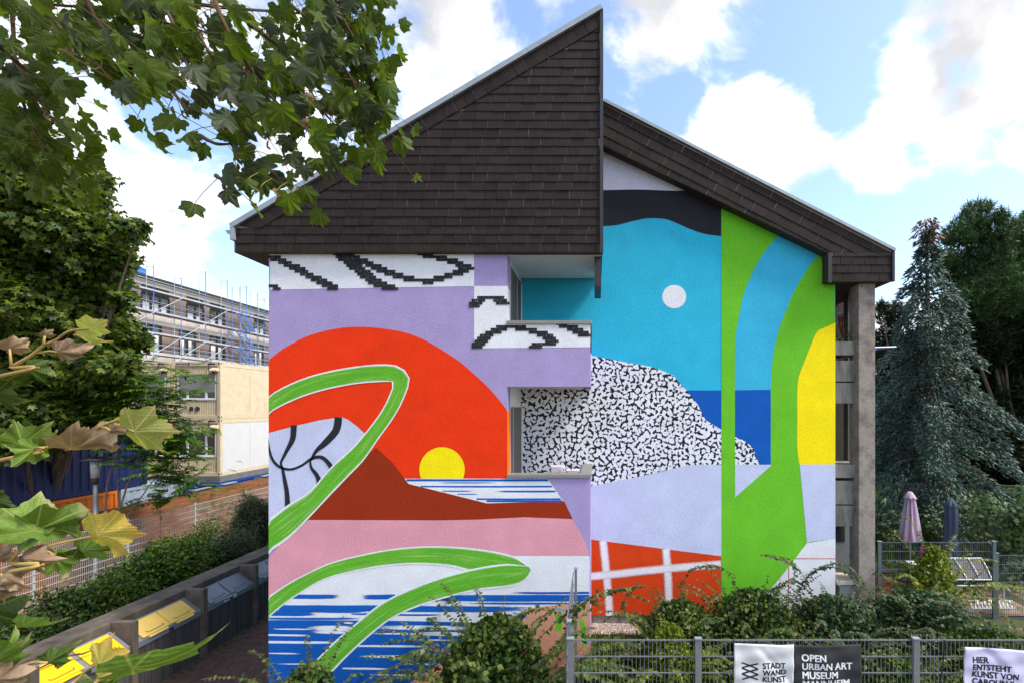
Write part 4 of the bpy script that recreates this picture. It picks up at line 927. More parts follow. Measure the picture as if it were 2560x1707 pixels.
def lettering(t, lay, txt, size, u, v, m, weight, rot=0., spacing=1.0):
    o = text_mesh('lettering', txt, size, m, t, BASE[t], (1, 0, 0), (0, 0, 1), 0, spacing); me = o.data
    pts = [(p.co.x, p.co.z) for p in me.vertices]; fs = [tuple(pg.vertices) for pg in me.polygons]; k = len(pts); V, F_ = [], []
    for j, (dx, dz) in enumerate(((0, 0), (weight, 0), (0, weight * .8), (weight, weight * .8))):      # heavy weight: the same glyphs struck again
        V += [tuple(lay(u + x + dx, v - z - dz, .004 + .0002 * j) - BASE[t]) for x, z in pts]; F_ += [tuple(i + k * j for i in f_) for f_ in fs]
    me.clear_geometry(); me.from_pydata(V, [], F_); me.update()
    return o
M_bw = mat('white banner cloth', lin((206, 206, 208)), .8, .05, 5, .15, 30); M_bb = mat('black banner cloth', lin((46, 47, 49)), .8, .12, 5, .15, 30); M_bl = mat('lilac-white banner cloth', lin((198, 194, 222)), .8, .05, 5, .15, 30)
M_ink = mat('black print', lin((26, 27, 30)), .7, .05); M_inkw = mat('white print', lin((224, 224, 226)), .7, .03)
px = 1 / (F / (Yf - .045))
t, lay, W, H = banner(1835, 2153, 1606, 1760, .008, 'half white half black banner with woven cross emblem and white lettering', 3)
wsp = (1984 - 1835) * px; cloth(t, lay, 0, wsp, 0, H, M_bw, 'white_field'); cloth(t, lay, wsp, W, .004, H, M_bb, 'black_field')
for k, s in enumerate(('STADT', 'WAND', 'KUNST')): lettering(t, lay, s, .092, (1904 - 1835) * px, (1665.5 - 1606 + 17.1 * k) * px, M_ink, .0055)
for k, s in enumerate(('OPEN', 'URBAN ART', 'MUSEUM', 'MANNHEIM')): lettering(t, lay, s, .112, (2003 - 1835) * px, (1647 - 1606 + 21.2 * k) * px, M_inkw, .006)
for k in range(3):
    for s in (0, 1):
        u0, u1 = (1854 - 1835) * px, (1894 - 1835) * px; v0, v1 = (1654 - 1606 + 13.2 * k) * px, (1654 - 1606 + 13.2 * (k + 1)) * px
        if s: v0, v1 = v1, v0
        b = MB(); th = .0095
        for i in range(7):
            q = i / 6
            for w in (-th, th): p = lay(u0 + (u1 - u0) * q, v0 + (v1 - v0) * q + w + (.03) * q * 0, .004 + .0004 * (k * 2 + s)); b.v.append(tuple(p))
        for i in range(6): b.f.append((2 * i, 2 * i + 1, 2 * i + 3, 2 * i + 2))
        b.build('emblem_stroke', M_ink, t)
for (u, v) in ((.0, .0), (W, .0)):
    p = lay(u, v); MB().tube([p, Vector((p.x + .01, Yf - .012, zft + .02)), Vector((p.x + .015, Yf + .012, zft)), p], .004, 5).build('cable_tie', M_cable, t)
t, lay, W, H = banner(2407, 2700, 1613, 1790, .05, 'lilac-white banner with bold black words at the fence end', 5)
cloth(t, lay, 0, W, 0, H, M_bl, 'cloth_field', 60, 24)
for k, s in enumerate(('HIER', 'ENTSTEHT', 'KUNST VON', 'CAROLIN K')): lettering(t, lay, s, .098, (2428 - 2407) * px, (1652 - 1613 + 17.8 * k) * px, M_ink, .007)
st = [Vector((XP(2361, Yf - .02), Yf - .02, zft + .01)), Vector((XP(2357, Yf - .03), Yf - .03, ZP(1665, Yf))), Vector((XP(2346, Yf - .02), Yf - .02, ZP(1720, Yf))), Vector((XP(2340, Yf - .02), Yf - .02, .6))]
MB().tube(st, .008, 5).build('strap', M_cable, t); p = lay(.01, .03); MB().tube([p, Vector((XP(2392, Yf - .02), Yf - .02, ZP(1640, Yf))), Vector((XP(2372, Yf - .02), Yf - .02, zft))], .004, 5).build('cable_tie', M_cable, t)

# ================================================================== garden on the right
Yq = 10.76; zq = ZP(1355, Yq); xq = XP(2196, Yq)
M_fdark = mat('blue-grey fence steel', lin((98, 112, 118)), .45, .1, 10, metal=.4)
mesh_fence('mesh_fence', 'tall blue-grey mesh fence beside the concrete column, garden behind', (xq, Yq, zq - 1.84), (XP(2482, Yq), Yq, zq - 1.84), 1.84, [0, XP(2482, Yq) - xq], M_fdark, bar=.008, wire=.0055, post_w=.07, side=-1, z_over=.03)
mesh_fence('mesh_fence', 'lower mesh fence continuing past the tall garden fence', (XP(2484, Yq) + .04, Yq + .03, zq - 1.84), (XP(2484, Yq) + 2.6, Yq + .03, zq - 1.84), 1.54, [0.03, 2.55], M_fdark, bar=.007, wire=.005, post_w=.05, side=-1)
mesh_fence('mesh_fence', 'garden fence on the bank below the blue spruce', (8.55, 15.2, .85), (13.6, 14.6, .85), 1.5, [0, 2.5, 5.05], mat('green garden fence', lin((84, 104, 98)), .5, .1), bar=.012, wire=.006)
def parasol(name, x, Y, ytop, ybot, label, m, prof, folds, amp):
    zt, zb_ = ZP(ytop, Y), ZP(ybot, Y); X = XP(x, Y); g = float(ground_z(np.array(X), np.array(Y))); t = thing(name, label, 'parasol', (X, Y, g), 'folded garden parasols')
    MB().lathe((X, Y, g), [(.24, 0), (.25, .05), (.08, .1), (.03, .12)], 16).build('base', M_conc, t, smooth=True)
    MB().tube([(X, Y, g + .1), (X, Y, zt + .02)], .022, 8).build('pole', M_zinc, t)
    h = zt - zb_; c = MB(); fo = lambda a, i: 1 + amp * min(1, i / 3) * math.sin(folds * a + .4 * math.sin(i)) + .05 * math.sin(2 * a + i)
    c.lathe((X, Y, zb_), [(r, h * z) for r, z in prof], 64, fo).build('canopy', m, t, smooth=True)
    MB().lathe((X, Y, zt - .18), [(.155, 0), (.12, .06), (.05, .18), (.02, .2)], 32, lambda a, i: 1 + .12 * math.sin(8 * a)).build('canopy_cap', m, t, smooth=True)
parasol('parasol', 2275, 13.0, 1229, 1349, 'folded mauve parasol with hanging pleats in the garden', mat('mauve parasol cloth', lin((186, 158, 178)), .85, .08, 6), [(.05, 1), (.09, .93), (.11, .8), (.16, .5), (.21, .25), (.27, .0), (.24, .0)][::-1], 9, .24)
parasol('parasol', 2377, 12.6, 1248, 1392, 'folded dark blue parasol tied round the middle', mat('dark blue parasol cloth', lin((60, 72, 92)), .85, .1, 6), [(.04, 1), (.13, .93), (.14, .75), (.135, .5), (.10, .40), (.15, .3), (.19, .02), (.17, .0)][::-1], 7, .16)
# reclined garden lounger with grey cloth on a white tube frame
M_tube = mat('white tube frame', lin((222, 226, 228)), .4, .04); M_clothg = mat('grey lounger mesh', lin((96, 92, 92)), .85, .08, 8, .2, 60)
A0, A1, B0, B1 = P(2347, 1394, 11.9), P(2452, 1394, 11.9), P(2385, 1447, 11.35), P(2478, 1447, 11.35)
g0 = 0.0; t = thing('garden_lounger', 'garden lounger with raised grey mesh back on white tubes', 'lounger', ((A0.x + B1.x) / 2, 11.4, g0))
MB().prism([A0, A1, B1, B0], (0, .012, .006)).build('backrest', M_clothg, t)
for f_ in (0, .34, .68, 1.0):
    p, q = A0.lerp(A1, f_) + Vector((0, -.02, .01)), B0.lerp(B1, f_) + Vector((0, -.02, .01)); MB().tube([p, p.lerp(q, .5) + Vector((0, -.012, .02)), q], .014, 6).build('back_tube', M_tube, t)
MB().tube([A0, A1], .016, 6).build('top_tube', M_tube, t); MB().tube([B0 + Vector((0, -.02, 0)), B1 + Vector((0, -.02, 0))], .016, 6).build('hinge_tube', M_tube, t)
s0, s1 = P(2390, 1463, 11.3), P(2510, 1463, 11.3); MB().tube([s0, s1], .016, 6).build('side_tube', M_tube, t)
s2 = P(2526, 1478, 11.0); MB().tube([P(2490, 1452, 11.4), s1, s2], .014, 6).build('arm_tube', M_tube, t)
seat = MB()
for k in range(12): p, q = P(2424 + k * 9, 1500, 11.2), P(2432 + k * 9, 1519, 10.95); seat.bar(p, q, .03, .012)
tag(seat.build('seat_slats', M_tube, t), kind='stuff')
for p in (s0, s1, P(2424, 1500, 11.2), P(2528, 1500, 11.2)): MB().tube([p, Vector((p.x, p.y, g0))], .014, 6).build('leg', M_tube, t)
MB().tube([P(2420, 1500, 11.2), P(2530, 1500, 11.2)], .016, 6).build('seat_rail', M_tube, t); MB().tube([P(2430, 1520, 10.95), P(2540, 1520, 10.95)], .016, 6).build('seat_rail', M_tube, t)
# table with white top
ta, tb = P(2280, 1409, 12.3), P(2354, 1409, 12.3); t = thing('garden_table', 'small white-topped garden table behind the tall mesh fence', 'table', ((ta.x + tb.x) / 2, 12.3, 0))
MB().box(ta.x, tb.x, 12.1, 12.6, ta.z - .04, ta.z).build('top', M_tube, t, bevel=.01)
for xx in (ta.x + .05, tb.x - .05):
    for yy in (12.15, 12.55): MB().tube([(xx, yy, 0), (xx, yy, ta.z - .04)], .016, 6).build('leg', M_trim, t)
# magenta plastic chair
c0 = P(2332, 1392, 12.9); t = thing('plastic_chair', 'magenta plastic chair half hidden by leaves', 'chair', (c0.x, 12.9, 0)); M_mag = mat('magenta plastic', lin((170, 30, 130)), .4, .05)
MB().prism([(c0.x - .2, 13.05, .44), (c0.x + .2, 13.05, .44), (c0.x + .18, 13.14, .92), (c0.x - .18, 13.14, .92)], (0, .02, 0)).build('backrest', M_mag, t, bevel=.008); MB().box(c0.x - .21, c0.x + .21, 12.65, 13.05, .42, .45).build('seat', M_mag, t, bevel=.008)
for xx in (-.19, .19):
    for yy in (12.68, 13.02): MB().tube([(c0.x + xx * 1.1, yy, 0), (c0.x + xx, yy, .42)], .02, 6).build('leg', M_mag, t)
# slatted timber chest
M_wood = mat('reddish brown slat', lin((150, 88, 50)), .7, .25, 4, .3, 30, stretch=(.6, 1, 8)); cx0, cx1 = XP(2192, 11.5), XP(2232, 11.5); t = thing('slatted_chest', 'brown slatted timber chest beside the concrete column', 'chest', ((cx0 + cx1) / 2, 11.8, 0))
for k in range(6): z = .06 + k * .12; MB().box(cx0 + .02, cx1 - .02, 11.5, 11.525, z, z + .105).build('slat', M_wood, t)
for k in range(6): z = .06 + k * .12; MB().box(cx0 - .01, cx0 + .018, 11.5, 12.1, z, z + .105).build('slat', M_wood, t)
for xx in (cx0, cx1 - .045): MB().box(xx, xx + .05, 11.53, 11.58, 0, .78).build('corner_post', M_wood, t)
MB().box(cx0 - .03, cx1 + .03, 11.47, 12.13, .79, .82).build('lid', M_trim, t, bevel=.006)
# garden patio slab
o = MB().add([(6.1, 10.9, .012), (10.9, 10.9, .012), (10.9, 12.9, .012), (6.1, 12.9, .012)], [(0, 1, 2, 3)]).build('patio', mat('pinkish patio slabs', lin((150, 122, 106)), .9, .15, 6, .3, 40, dirt=lin((104, 84, 72)), dscale=2)); tag(o, kind='structure')
# gravel strip by the plinth with bare dry soil
o = MB().add([(-.1, Y2 - .5, .075), (5.3, Y2 - .5, .075), (5.3, Y2 + .02, .075), (-.1, Y2 + .02, .075)], [(0, 1, 2, 3)]).build('gravel_bed', mat('gravel bed', lin((140, 124, 112)), .95, .3, 25, .6, 60)); tag(o, kind='structure')
n = 2600; Vp = []; Fp = []
tem = np.array([(1, 0, 0), (-.5, .87, 0), (-.5, -.87, 0), (0, 0, 1.0)]) * .016
cen = np.stack([rng.uniform(-.08, 5.2, n), rng.uniform(Y2 - .48, Y2 - .01, n), np.full(n, .08)], 1); sca = rng.uniform(.5, 1.3, n); an = rng.uniform(0, 6.28, n)
R = np.zeros((n, 3, 3)); R[:, 0, 0] = np.cos(an); R[:, 0, 1] = -np.sin(an); R[:, 1, 0] = np.sin(an); R[:, 1, 1] = np.cos(an); R[:, 2, 2] = 1
Vp = (np.einsum('nij,kj->nki', R, tem) * sca[:, None, None] + cen[:, None]).reshape(-1, 3); Fp = (np.arange(n)[:, None, None] * 4 + np.array([(0, 1, 3), (1, 2, 3), (2, 0, 3)])).reshape(-1, 3)
m_, t_, bs_, o_ = new_mat('mixed pebbles'); g_ = N(t_, 'ShaderNodeNewGeometry'); t_.links.new(mixc(t_, g_.outputs['Random Per Island'], lin((120, 84, 70)), lin((216, 208, 200))), bs_.inputs['Base Color']); bs_.inputs['Roughness'].default_value = .9
o = fast_mesh('gravel', Vp, Fp, m_, None); tag(o, 'reddish and white pebbles along the plinth', 'gravel', kind='stuff')
# things in the balconies
for (x0, x1, y0, y1, yt, lab) in ((1374, 1411, 9.55, 9.9, 1161, 'square low table under a pale crumpled cover in the lower balcony'), (1414, 1449, 9.35, 9.7, 1170, 'small stool under a pale crumpled cover in the balcony corner')):
    X0, X1 = XP(x0, y0), XP(x1, y0); zt = ZP(yt, y1); t = thing('covered_table', lab, 'table', ((X0 + X1) / 2, (y0 + y1) / 2, 2.5)); mm = mat('pale mauve cover cloth', lin((196, 186, 196)), .85, .18, 14, .5, 18)
    b = MB(); nn_ = 28
    for j, z in enumerate(np.linspace(zt, zt - .62, 8)):
        for i in range(nn_):
            a = 2 * math.pi * i / nn_; q = max(abs(math.cos(a)), abs(math.sin(a))); s = 1 + j * .015 * math.sin(5 * a + j * .3) + .012 * j
            b.v.append(((X0 + X1) / 2 + math.cos(a) / q * (X1 - X0) / 2 * s * .95, (y0 + y1) / 2 + math.sin(a) / q * (y1 - y0) / 2 * s * .95, z))
    for j in range(7):
        for i in range(nn_): b.f.append((j * nn_ + i, j * nn_ + (i + 1) % nn_, (j + 1) * nn_ + (i + 1) % nn_, (j + 1) * nn_ + i))
    b.f.append(tuple(range(nn_))); b.build('cover', mm, t)
    for sx in (.1, .9):
        for sy in (.1, .9): xx, yy = X0 + (X1 - X0) * sx, y0 + (y1 - y0) * sy; MB().tube([(xx, yy, 2.5), (xx, yy, zt - .03)], .02, 6).build('leg', M_trim, t)
MB().box(XP(1426, 9.3), XP(1430, 9.3), 9.28, 9.32, ZP(1172, 9.3), ZP(1160, 9.3)).build('cover_toggle', M_cable, t)
zf = bz(956) - .3; yr = Y2 + 1.15; t = thing('drying_rack', 'red drying rack with a pale cloth on the upper balcony', 'rack', (bxl + .25, yr, bz(956)))
M_redt = mat('red tube', lin((176, 24, 40)), .5, .05)
for a, b in (((2096, 792), (2106, 850)), ((2106, 790), (2106, 850)), ((2125, 790), (2124, 850)), ((2097, 797), (2125, 792)), ((2098, 800), (2112, 806)), ((2112, 806), (2124, 796))):
    MB().tube([P(*a, yr), P(*b, yr)], .018, 6).build('tube', M_redt, t)
for xx in (2100, 2124): p = P(xx, 850, yr); MB().tube([p, Vector((p.x, p.y, bz(956)))], .016, 6).build('leg', M_redt, t)
MB().prism([P(2092, 781, yr - .05), P(2108, 784, yr - .05), P(2128, 781, yr - .05), P(2128, 786, yr - .05), P(2108, 788, yr - .05), P(2092, 787, yr - .05)], (0, .25, .01)).build('cloth', mat('pale blue cloth', lin((186, 198, 216)), .85, .06), t)
MB().tube([P(2178, 869, 11.9), P(2240, 867, 11.9)], .018, 6).build('awning_rod', M_tube, house); MB().tube([P(2180, 876, 11.95), P(2240, 869, 11.9)], .012, 5).build('awning_strap', mat('blue strap', lin((40, 70, 140)), .6), house)
MB().bar(Vector((XP(2180, 11.9), 11.9, ZP(869, 11.9))), Vector((XP(2150, 12.2), 12.2, ZP(869, 11.9))), .04).build('awning_bracket', M_trim, house)

# ================================================================== vegetation
def unit(a): return a / np.maximum(np.linalg.norm(a, axis=-1, keepdims=True), 1e-9)
def frames(tip, nrm):
    t_ = unit(tip); b = unit(np.cross(nrm, t_)); n_ = np.cross(t_, b); return np.stack([b, t_, n_], 2)      # columns: side, tip, normal
def instances(tem, faces, cen, tip, nrm, size):
    R_ = frames(tip, nrm); V = np.einsum('nij,kj->nki', R_, tem) * size[:, None, None] + cen[:, None]
    n_ = len(cen); Fc = (np.arange(n_)[:, None, None] * len(tem) + np.array(faces)).reshape(-1, len(faces[0])); return V.reshape(-1, 3), Fc
OVAL = (np.array([(0, 0, 0), (.36, .40, .10), (0, 1, -.08), (-.36, .40, .10), (0, .45, 0)]), [(0, 1, 4), (1, 2, 4), (2, 3, 4), (3, 0, 4)])
def star(lobes):
    pts = [(0, 0, 0)]
    for a, r in lobes: pts.append((math.sin(a) * r, math.cos(a) * r, -.12 * r * r + .06 * abs(math.sin(a))))
    n_ = len(lobes); return np.array(pts), [(0, 1 + i, 1 + (i + 1) % n_) for i in range(n_)]
D = math.radians
MAPLE = star([(D(0), 1), (D(28), .5), (D(52), .88), (D(85), .45), (D(110), .6), (D(180), .15), (D(-110), .6), (D(-85), .45), (D(-52), .88), (D(-28), .5)])
BLADE = (np.array([(-.5, 0, 0), (.5, 0, 0), (.32, .55, .06), (0, 1, -.06), (-.32, .55, .06)]) * np.array([.16, 1, 1]), [(0, 1, 2), (0, 2, 4), (4, 2, 3)])
def rnd_dir(n_): return unit(rng.normal(size=(n_, 3)))
def crown(name, parent, clumps, density, size, m, tem, out=.6, droop=.5, upn=.7, shell=.45):
    """leaves through the volume of each clump: clump = (x, y, z, rx, ry, rz)"""
    C, T_, N_, S_ = [], [], [], []
    for (x, y, z, rx, ry, rz) in clumps:
        k = max(8, int(density * (rx * ry * rz) ** (2 / 3))); d_ = rnd_dir(k); r = rng.uniform(0, 1, k) ** shell
        bum = 1 + .22 * np.sin(5 * d_[:, 0] + 4 * d_[:, 2] + x * 3) + .14 * np.sin(11 * d_[:, 1] + 9 * d_[:, 2] + z * 5)
        C.append(np.array((x, y, z)) + d_ * (r * bum)[:, None] * np.array((rx, ry, rz))); T_.append(d_ * out + rnd_dir(k) * .6 + np.array((0, 0, -droop))); N_.append(rnd_dir(k) * .7 + np.array((0, -.25, upn)) + d_ * .35); S_.append(size * rng.uniform(.65, 1.25, k))
    V, Fc = instances(tem[0], tem[1], np.concatenate(C), np.concatenate(T_), np.concatenate(N_), np.concatenate(S_))
    return fast_mesh(name, V, Fc, m, parent)
def limb_tree(parent, base, tops, r0, m):
    b = MB(); base = Vector(base)
    for k, tp in enumerate(tops):
        tp = Vector(tp); mid = base.lerp(tp, .5) + Vector((random.uniform(-.3, .3), random.uniform(-.3, .3), .3)); b.tube([base, base.lerp(mid, .5) + Vector((0, 0, .2)), mid, tp], [r0, r0 * .75, r0 * .5, r0 * .12], 7)
    return b.build('trunk', m, parent, smooth=True)
M_bark = mat('grey-brown bark', lin((92, 78, 64)), .95, .3, 8, .8, 30, stretch=(1, 1, .3)); M_twig = mat('brown twig bark', lin((84, 62, 46)), .9, .2, 20)
M_stem = mat('reddish cane', lin((132, 84, 56)), .8, .2, 10)
# ---- tall dense tree on the left
def px_clumps(lst, Y0, dY, k=1.0):
    out = []
    for x, y, r in lst:
        Y = Y0 + random.uniform(-dY, dY); p = P(x, y, Y); rr = r * Y / F * k; out.append((p.x, p.y, p.z, rr, rr * 1.2, rr * .9))
    return out
LM = leaf_mat('maple foliage', [lin((30, 48, 12)), lin((48, 72, 16)), lin((72, 98, 22)), lin((112, 122, 36)), lin((56, 66, 18))], .4)
t = thing('broadleaf_tree', 'tall dense broadleaf tree in front of the scaffolded building', 'tree', tuple(P(60, 1017, 16.0).xy) + (GL,))
cl = [(40, 395, 80), (120, 425, 55), (-10, 330, 80), (185, 440, 40), (40, 440, 90), (130, 470, 75), (200, 500, 60), (230, 450, 42), (60, 560, 110), (180, 590, 85), (270, 580, 60), (325, 575, 30), (350, 565, 18), (30, 690, 110), (150, 690, 100), (250, 670, 60), (290, 640, 40), (60, 800, 110), (180, 790, 80), (270, 770, 45), (300, 740, 30), (320, 830, 36), (345, 860, 26), (240, 850, 70), (100, 900, 110), (230, 920, 70), (290, 915, 40), (10, 1000, 90), (120, 1000, 80), (-60, 600, 120), (-80, 800, 120), (90, 620, 120), (-60, 480, 100), (210, 740, 60), (20, 370, 60), (120, 540, 80), (-20, 900, 120), (170, 870, 80), (40, 960, 110), (150, 950, 90), (60, 1060, 90), (-40, 1080, 100), (180, 1030, 70), (260, 980, 50), (100, 760, 110), (0, 620, 110)]
cls = px_clumps(cl, 15.6, 1.6)
limb_tree(t, (P(40, 1017, 16.6).x, 17.2, GL), [c[:3] for c in cls[::4]], .13, M_bark); crown('crown', t, cls, 1700, .15, LM, MAPLE, droop=.6, upn=.6)
# ---- feathery pinnate tree before the containers
LF = leaf_mat('pinnate foliage', [lin((40, 74, 14)), lin((70, 110, 20)), lin((104, 140, 30)), lin((56, 86, 18))], .45)
def fronds(parent, m, specs, L=.62, pairs=9, lw=.1, name='crown'):
    C, T_, N_, S_ = [], [], [], []; st = MB()
    for (o, d_) in specs:
        o, d_ = Vector(o), Vector(d_).normalized(); side = d_.cross(Vector((0, 0, 1))).normalized(); ln = L * random.uniform(.7, 1.2); pts = []
        for i in range(pairs + 1):
            s = i / pairs; p = o + d_ * ln * s + Vector((0, 0, -.30 * ln * s * s)); pts.append(p)
            if i < 2: continue
            fw = (d_ + Vector((0, 0, -.6 * s))).normalized()
            for sg in ((1, -1) if i < pairs else (0,)):
                C.append(p); T_.append(side * sg * 1.0 + fw * .45 + Vector((0, 0, -.25 + random.uniform(-.15, .15)))); N_.append(Vector((0, 0, 1)) + side * .3 * sg + Vector((random.uniform(-.2, .2), random.uniform(-.2, .2), 0))); S_.append(lw * (1.25 - .5 * abs(s - .45)) * random.uniform(.85, 1.15))
        st.tube(pts[::3] + [pts[-1]], .004, 3, False)
    BL = (BLADE[0] * np.array([2.6, 1, 1]), BLADE[1])
    V, Fc = instances(BL[0], BL[1], np.array([tuple(c) for c in C]), np.array([tuple(c) for c in T_]), np.array([tuple(c) for c in N_]), np.array(S_))
    fast_mesh(name, V, Fc, m, parent); tag(st.build('leaf_stalks', M_twig, parent), kind='stuff')
pb = Vector((-16.1, 15.6, GL)); t = thing('feathery_tree', 'young tree with feathery divided leaves in front of the cream containers', 'tree', pb)
sp = []
for x, y, r, k in ((330, 960, 70, 22), (400, 990, 60, 18), (250, 980, 70, 18), (470, 960, 40, 10), (430, 1060, 70, 16), (300, 1060, 70, 16), (360, 1120, 60, 14), (420, 1150, 60, 20), (450, 1110, 40, 10), (400, 1220, 45, 14), (210, 1040, 60, 12), (480, 1200, 30, 6), (480, 1090, 30, 8), (300, 930, 50, 12), (190, 930, 50, 8), (360, 1010, 60, 16), (440, 1180, 50, 12), (270, 1030, 60, 14), (390, 1080, 60, 14)):
    for _ in range(int(k * (4.2 if x < 400 else 2.6))):
        a = random.uniform(0, 6.28); q = r * math.sqrt(random.random()); Y = 16.0 + random.uniform(-1.0, 1.0); sp.append((P(x + q * math.cos(a), y + q * math.sin(a), Y), (random.uniform(-.5, .8) if x > 330 else random.uniform(-1, .8), random.uniform(-1, .5), random.uniform(-.1, .5))))
fronds(t, LF, sp, .7, 10, .17)
limb_tree(t, pb, [P(330, 1000, 16), P(400, 1010, 16), P(260, 1010, 16), P(420, 1150, 16), P(290, 1130, 15.8)], .05, mat('pinkish young bark', lin((140, 112, 96)), .85, .15, 10))
# little self-sown sprigs over the hoarding and mesh fence
for (x, y, Y, n_, lab) in ((518, 1250, 18.2, 16, 'bright green sprig growing through the mesh fence below the hoarding'), (545, 1300, 18.6, 22, 'bushy bright sprig against the mesh fence near the dark conifer'), (610, 1222, 20.0, 12, 'small sprig leaning over the hoarding behind the dark conifer')):
    p = P(x, y, Y); t = thing('sapling', lab, 'plant', (p.x, p.y, GL)); s2 = [(p + Vector((random.gauss(0, .3), random.gauss(0, .2), random.gauss(0, .35))), (random.uniform(-1, 1), random.uniform(-1, 1), random.uniform(0, .6))) for _ in range(n_ * 2)]
    fronds(t, LF, s2, .45, 7, .10); MB().tube([(p.x, p.y, GL), p], [.02, .008], 6).build('trunk', M_twig, t)
# ---- shrubs behind the bin shelter
LS = leaf_mat('dark shrub foliage', [lin((24, 40, 14)), lin((38, 58, 18)), lin((54, 76, 22)), lin((84, 100, 30))], .3); LSb = leaf_mat('grey-green shrub foliage', [lin((34, 46, 30)), lin((50, 64, 40)), lin((66, 78, 48))], .3)
LSc = leaf_mat('fresh shrub foliage', [lin((32, 56, 14)), lin((58, 88, 20)), lin((110, 128, 38))], .4)
def shrub(name, label, x, y, w, h, m, size=.06, dens=1700, group=None, z0=GL, tem=OVAL, clumps=14, cat='shrub'):
    t = thing(name, label, cat, (x, y, z0), group); cs = []
    for _ in range(clumps):
        a = random.uniform(0, 6.28); q = math.sqrt(random.random()) * .75; zz = random.uniform(.22, .82); k = (1 - .5 * max(0, zz - .45)); cs.append((x + math.cos(a) * q * w / 2 * k, y + math.sin(a) * q * w / 2 * k, z0 + zz * h, w * .24 * random.uniform(.7, 1.2), w * .24, h * .22 * random.uniform(.7, 1.2)))
    crown('foliage', t, cs, dens * 2.2, size * 1.35, m, tem, droop=.2, upn=.7)
    b = MB()
    for c in cs[::2]: b.tube([(x + random.uniform(-.1, .1), y + random.uniform(-.1, .1), z0), Vector((x, y, z0)).lerp(Vector(c[:3]), .5) + Vector((0, 0, .1)), c[:3]], [.02, .013, .004], 5)
    tag(b.build('stems', M_twig, t), kind='stuff'); return t
gp = 'shrubs between the bin shelter and the mesh fence'
shrub('shrub', 'low dark green shrub beyond the yellow-lidded bins', -12.2, 10.2, 2.2, 1.25, LS, .06, group=gp)
shrub('shrub', 'dark shrub with a spreading top behind the pale yellow bin lids', -12.3, 12.0, 2.2, 1.6, LSc, .06, group=gp)
shrub('shrub', 'glossy leafy green shrub standing by the street lamp', -12.2, 13.8, 2.1, 2.1, LSc, .07, group=gp)
shrub('shrub', 'dull grey-green shrub beyond the grey bin lids', -12.1, 15.6, 2.1, 1.7, LSb, .05, group=gp)
shrub('shrub', 'wispy grey-green shrub at the far end of the shelter', -12.3, 17.3, 2.2, 1.9, LSb, .04, group=gp)
shrub('shrub', 'thin fresh green shrub pressed against the mesh fence', -13.6, 16.4, 1.6, 1.9, LSc, .05, 1000, gp)
shrub('shrub', 'loose leafy shrub filling the gap near the street lamp', -12.5, 12.9, 1.8, 1.7, LS, .06, group=gp)
shrub('shrub', 'loose dark shrub filling the gap beyond the leafy one', -12.4, 14.8, 1.9, 1.75, LS, .06, group=gp)
shrub('shrub', 'low leafy shrub filling the gap above the bright yellow lids', -12.4, 11.1, 1.9, 1.45, LS, .06, group=gp)
yw = leaf_mat('yew foliage', [lin((14, 26, 12)), lin((24, 38, 16)), lin((38, 52, 20))], .15)
shrub('conifer_bush', 'round dark evergreen bush at the house corner by the lane', XP(636, 17.5), 17.5, 1.9, 2.55, yw, .075, 3600, None, GL, BLADE, 22, 'bush')

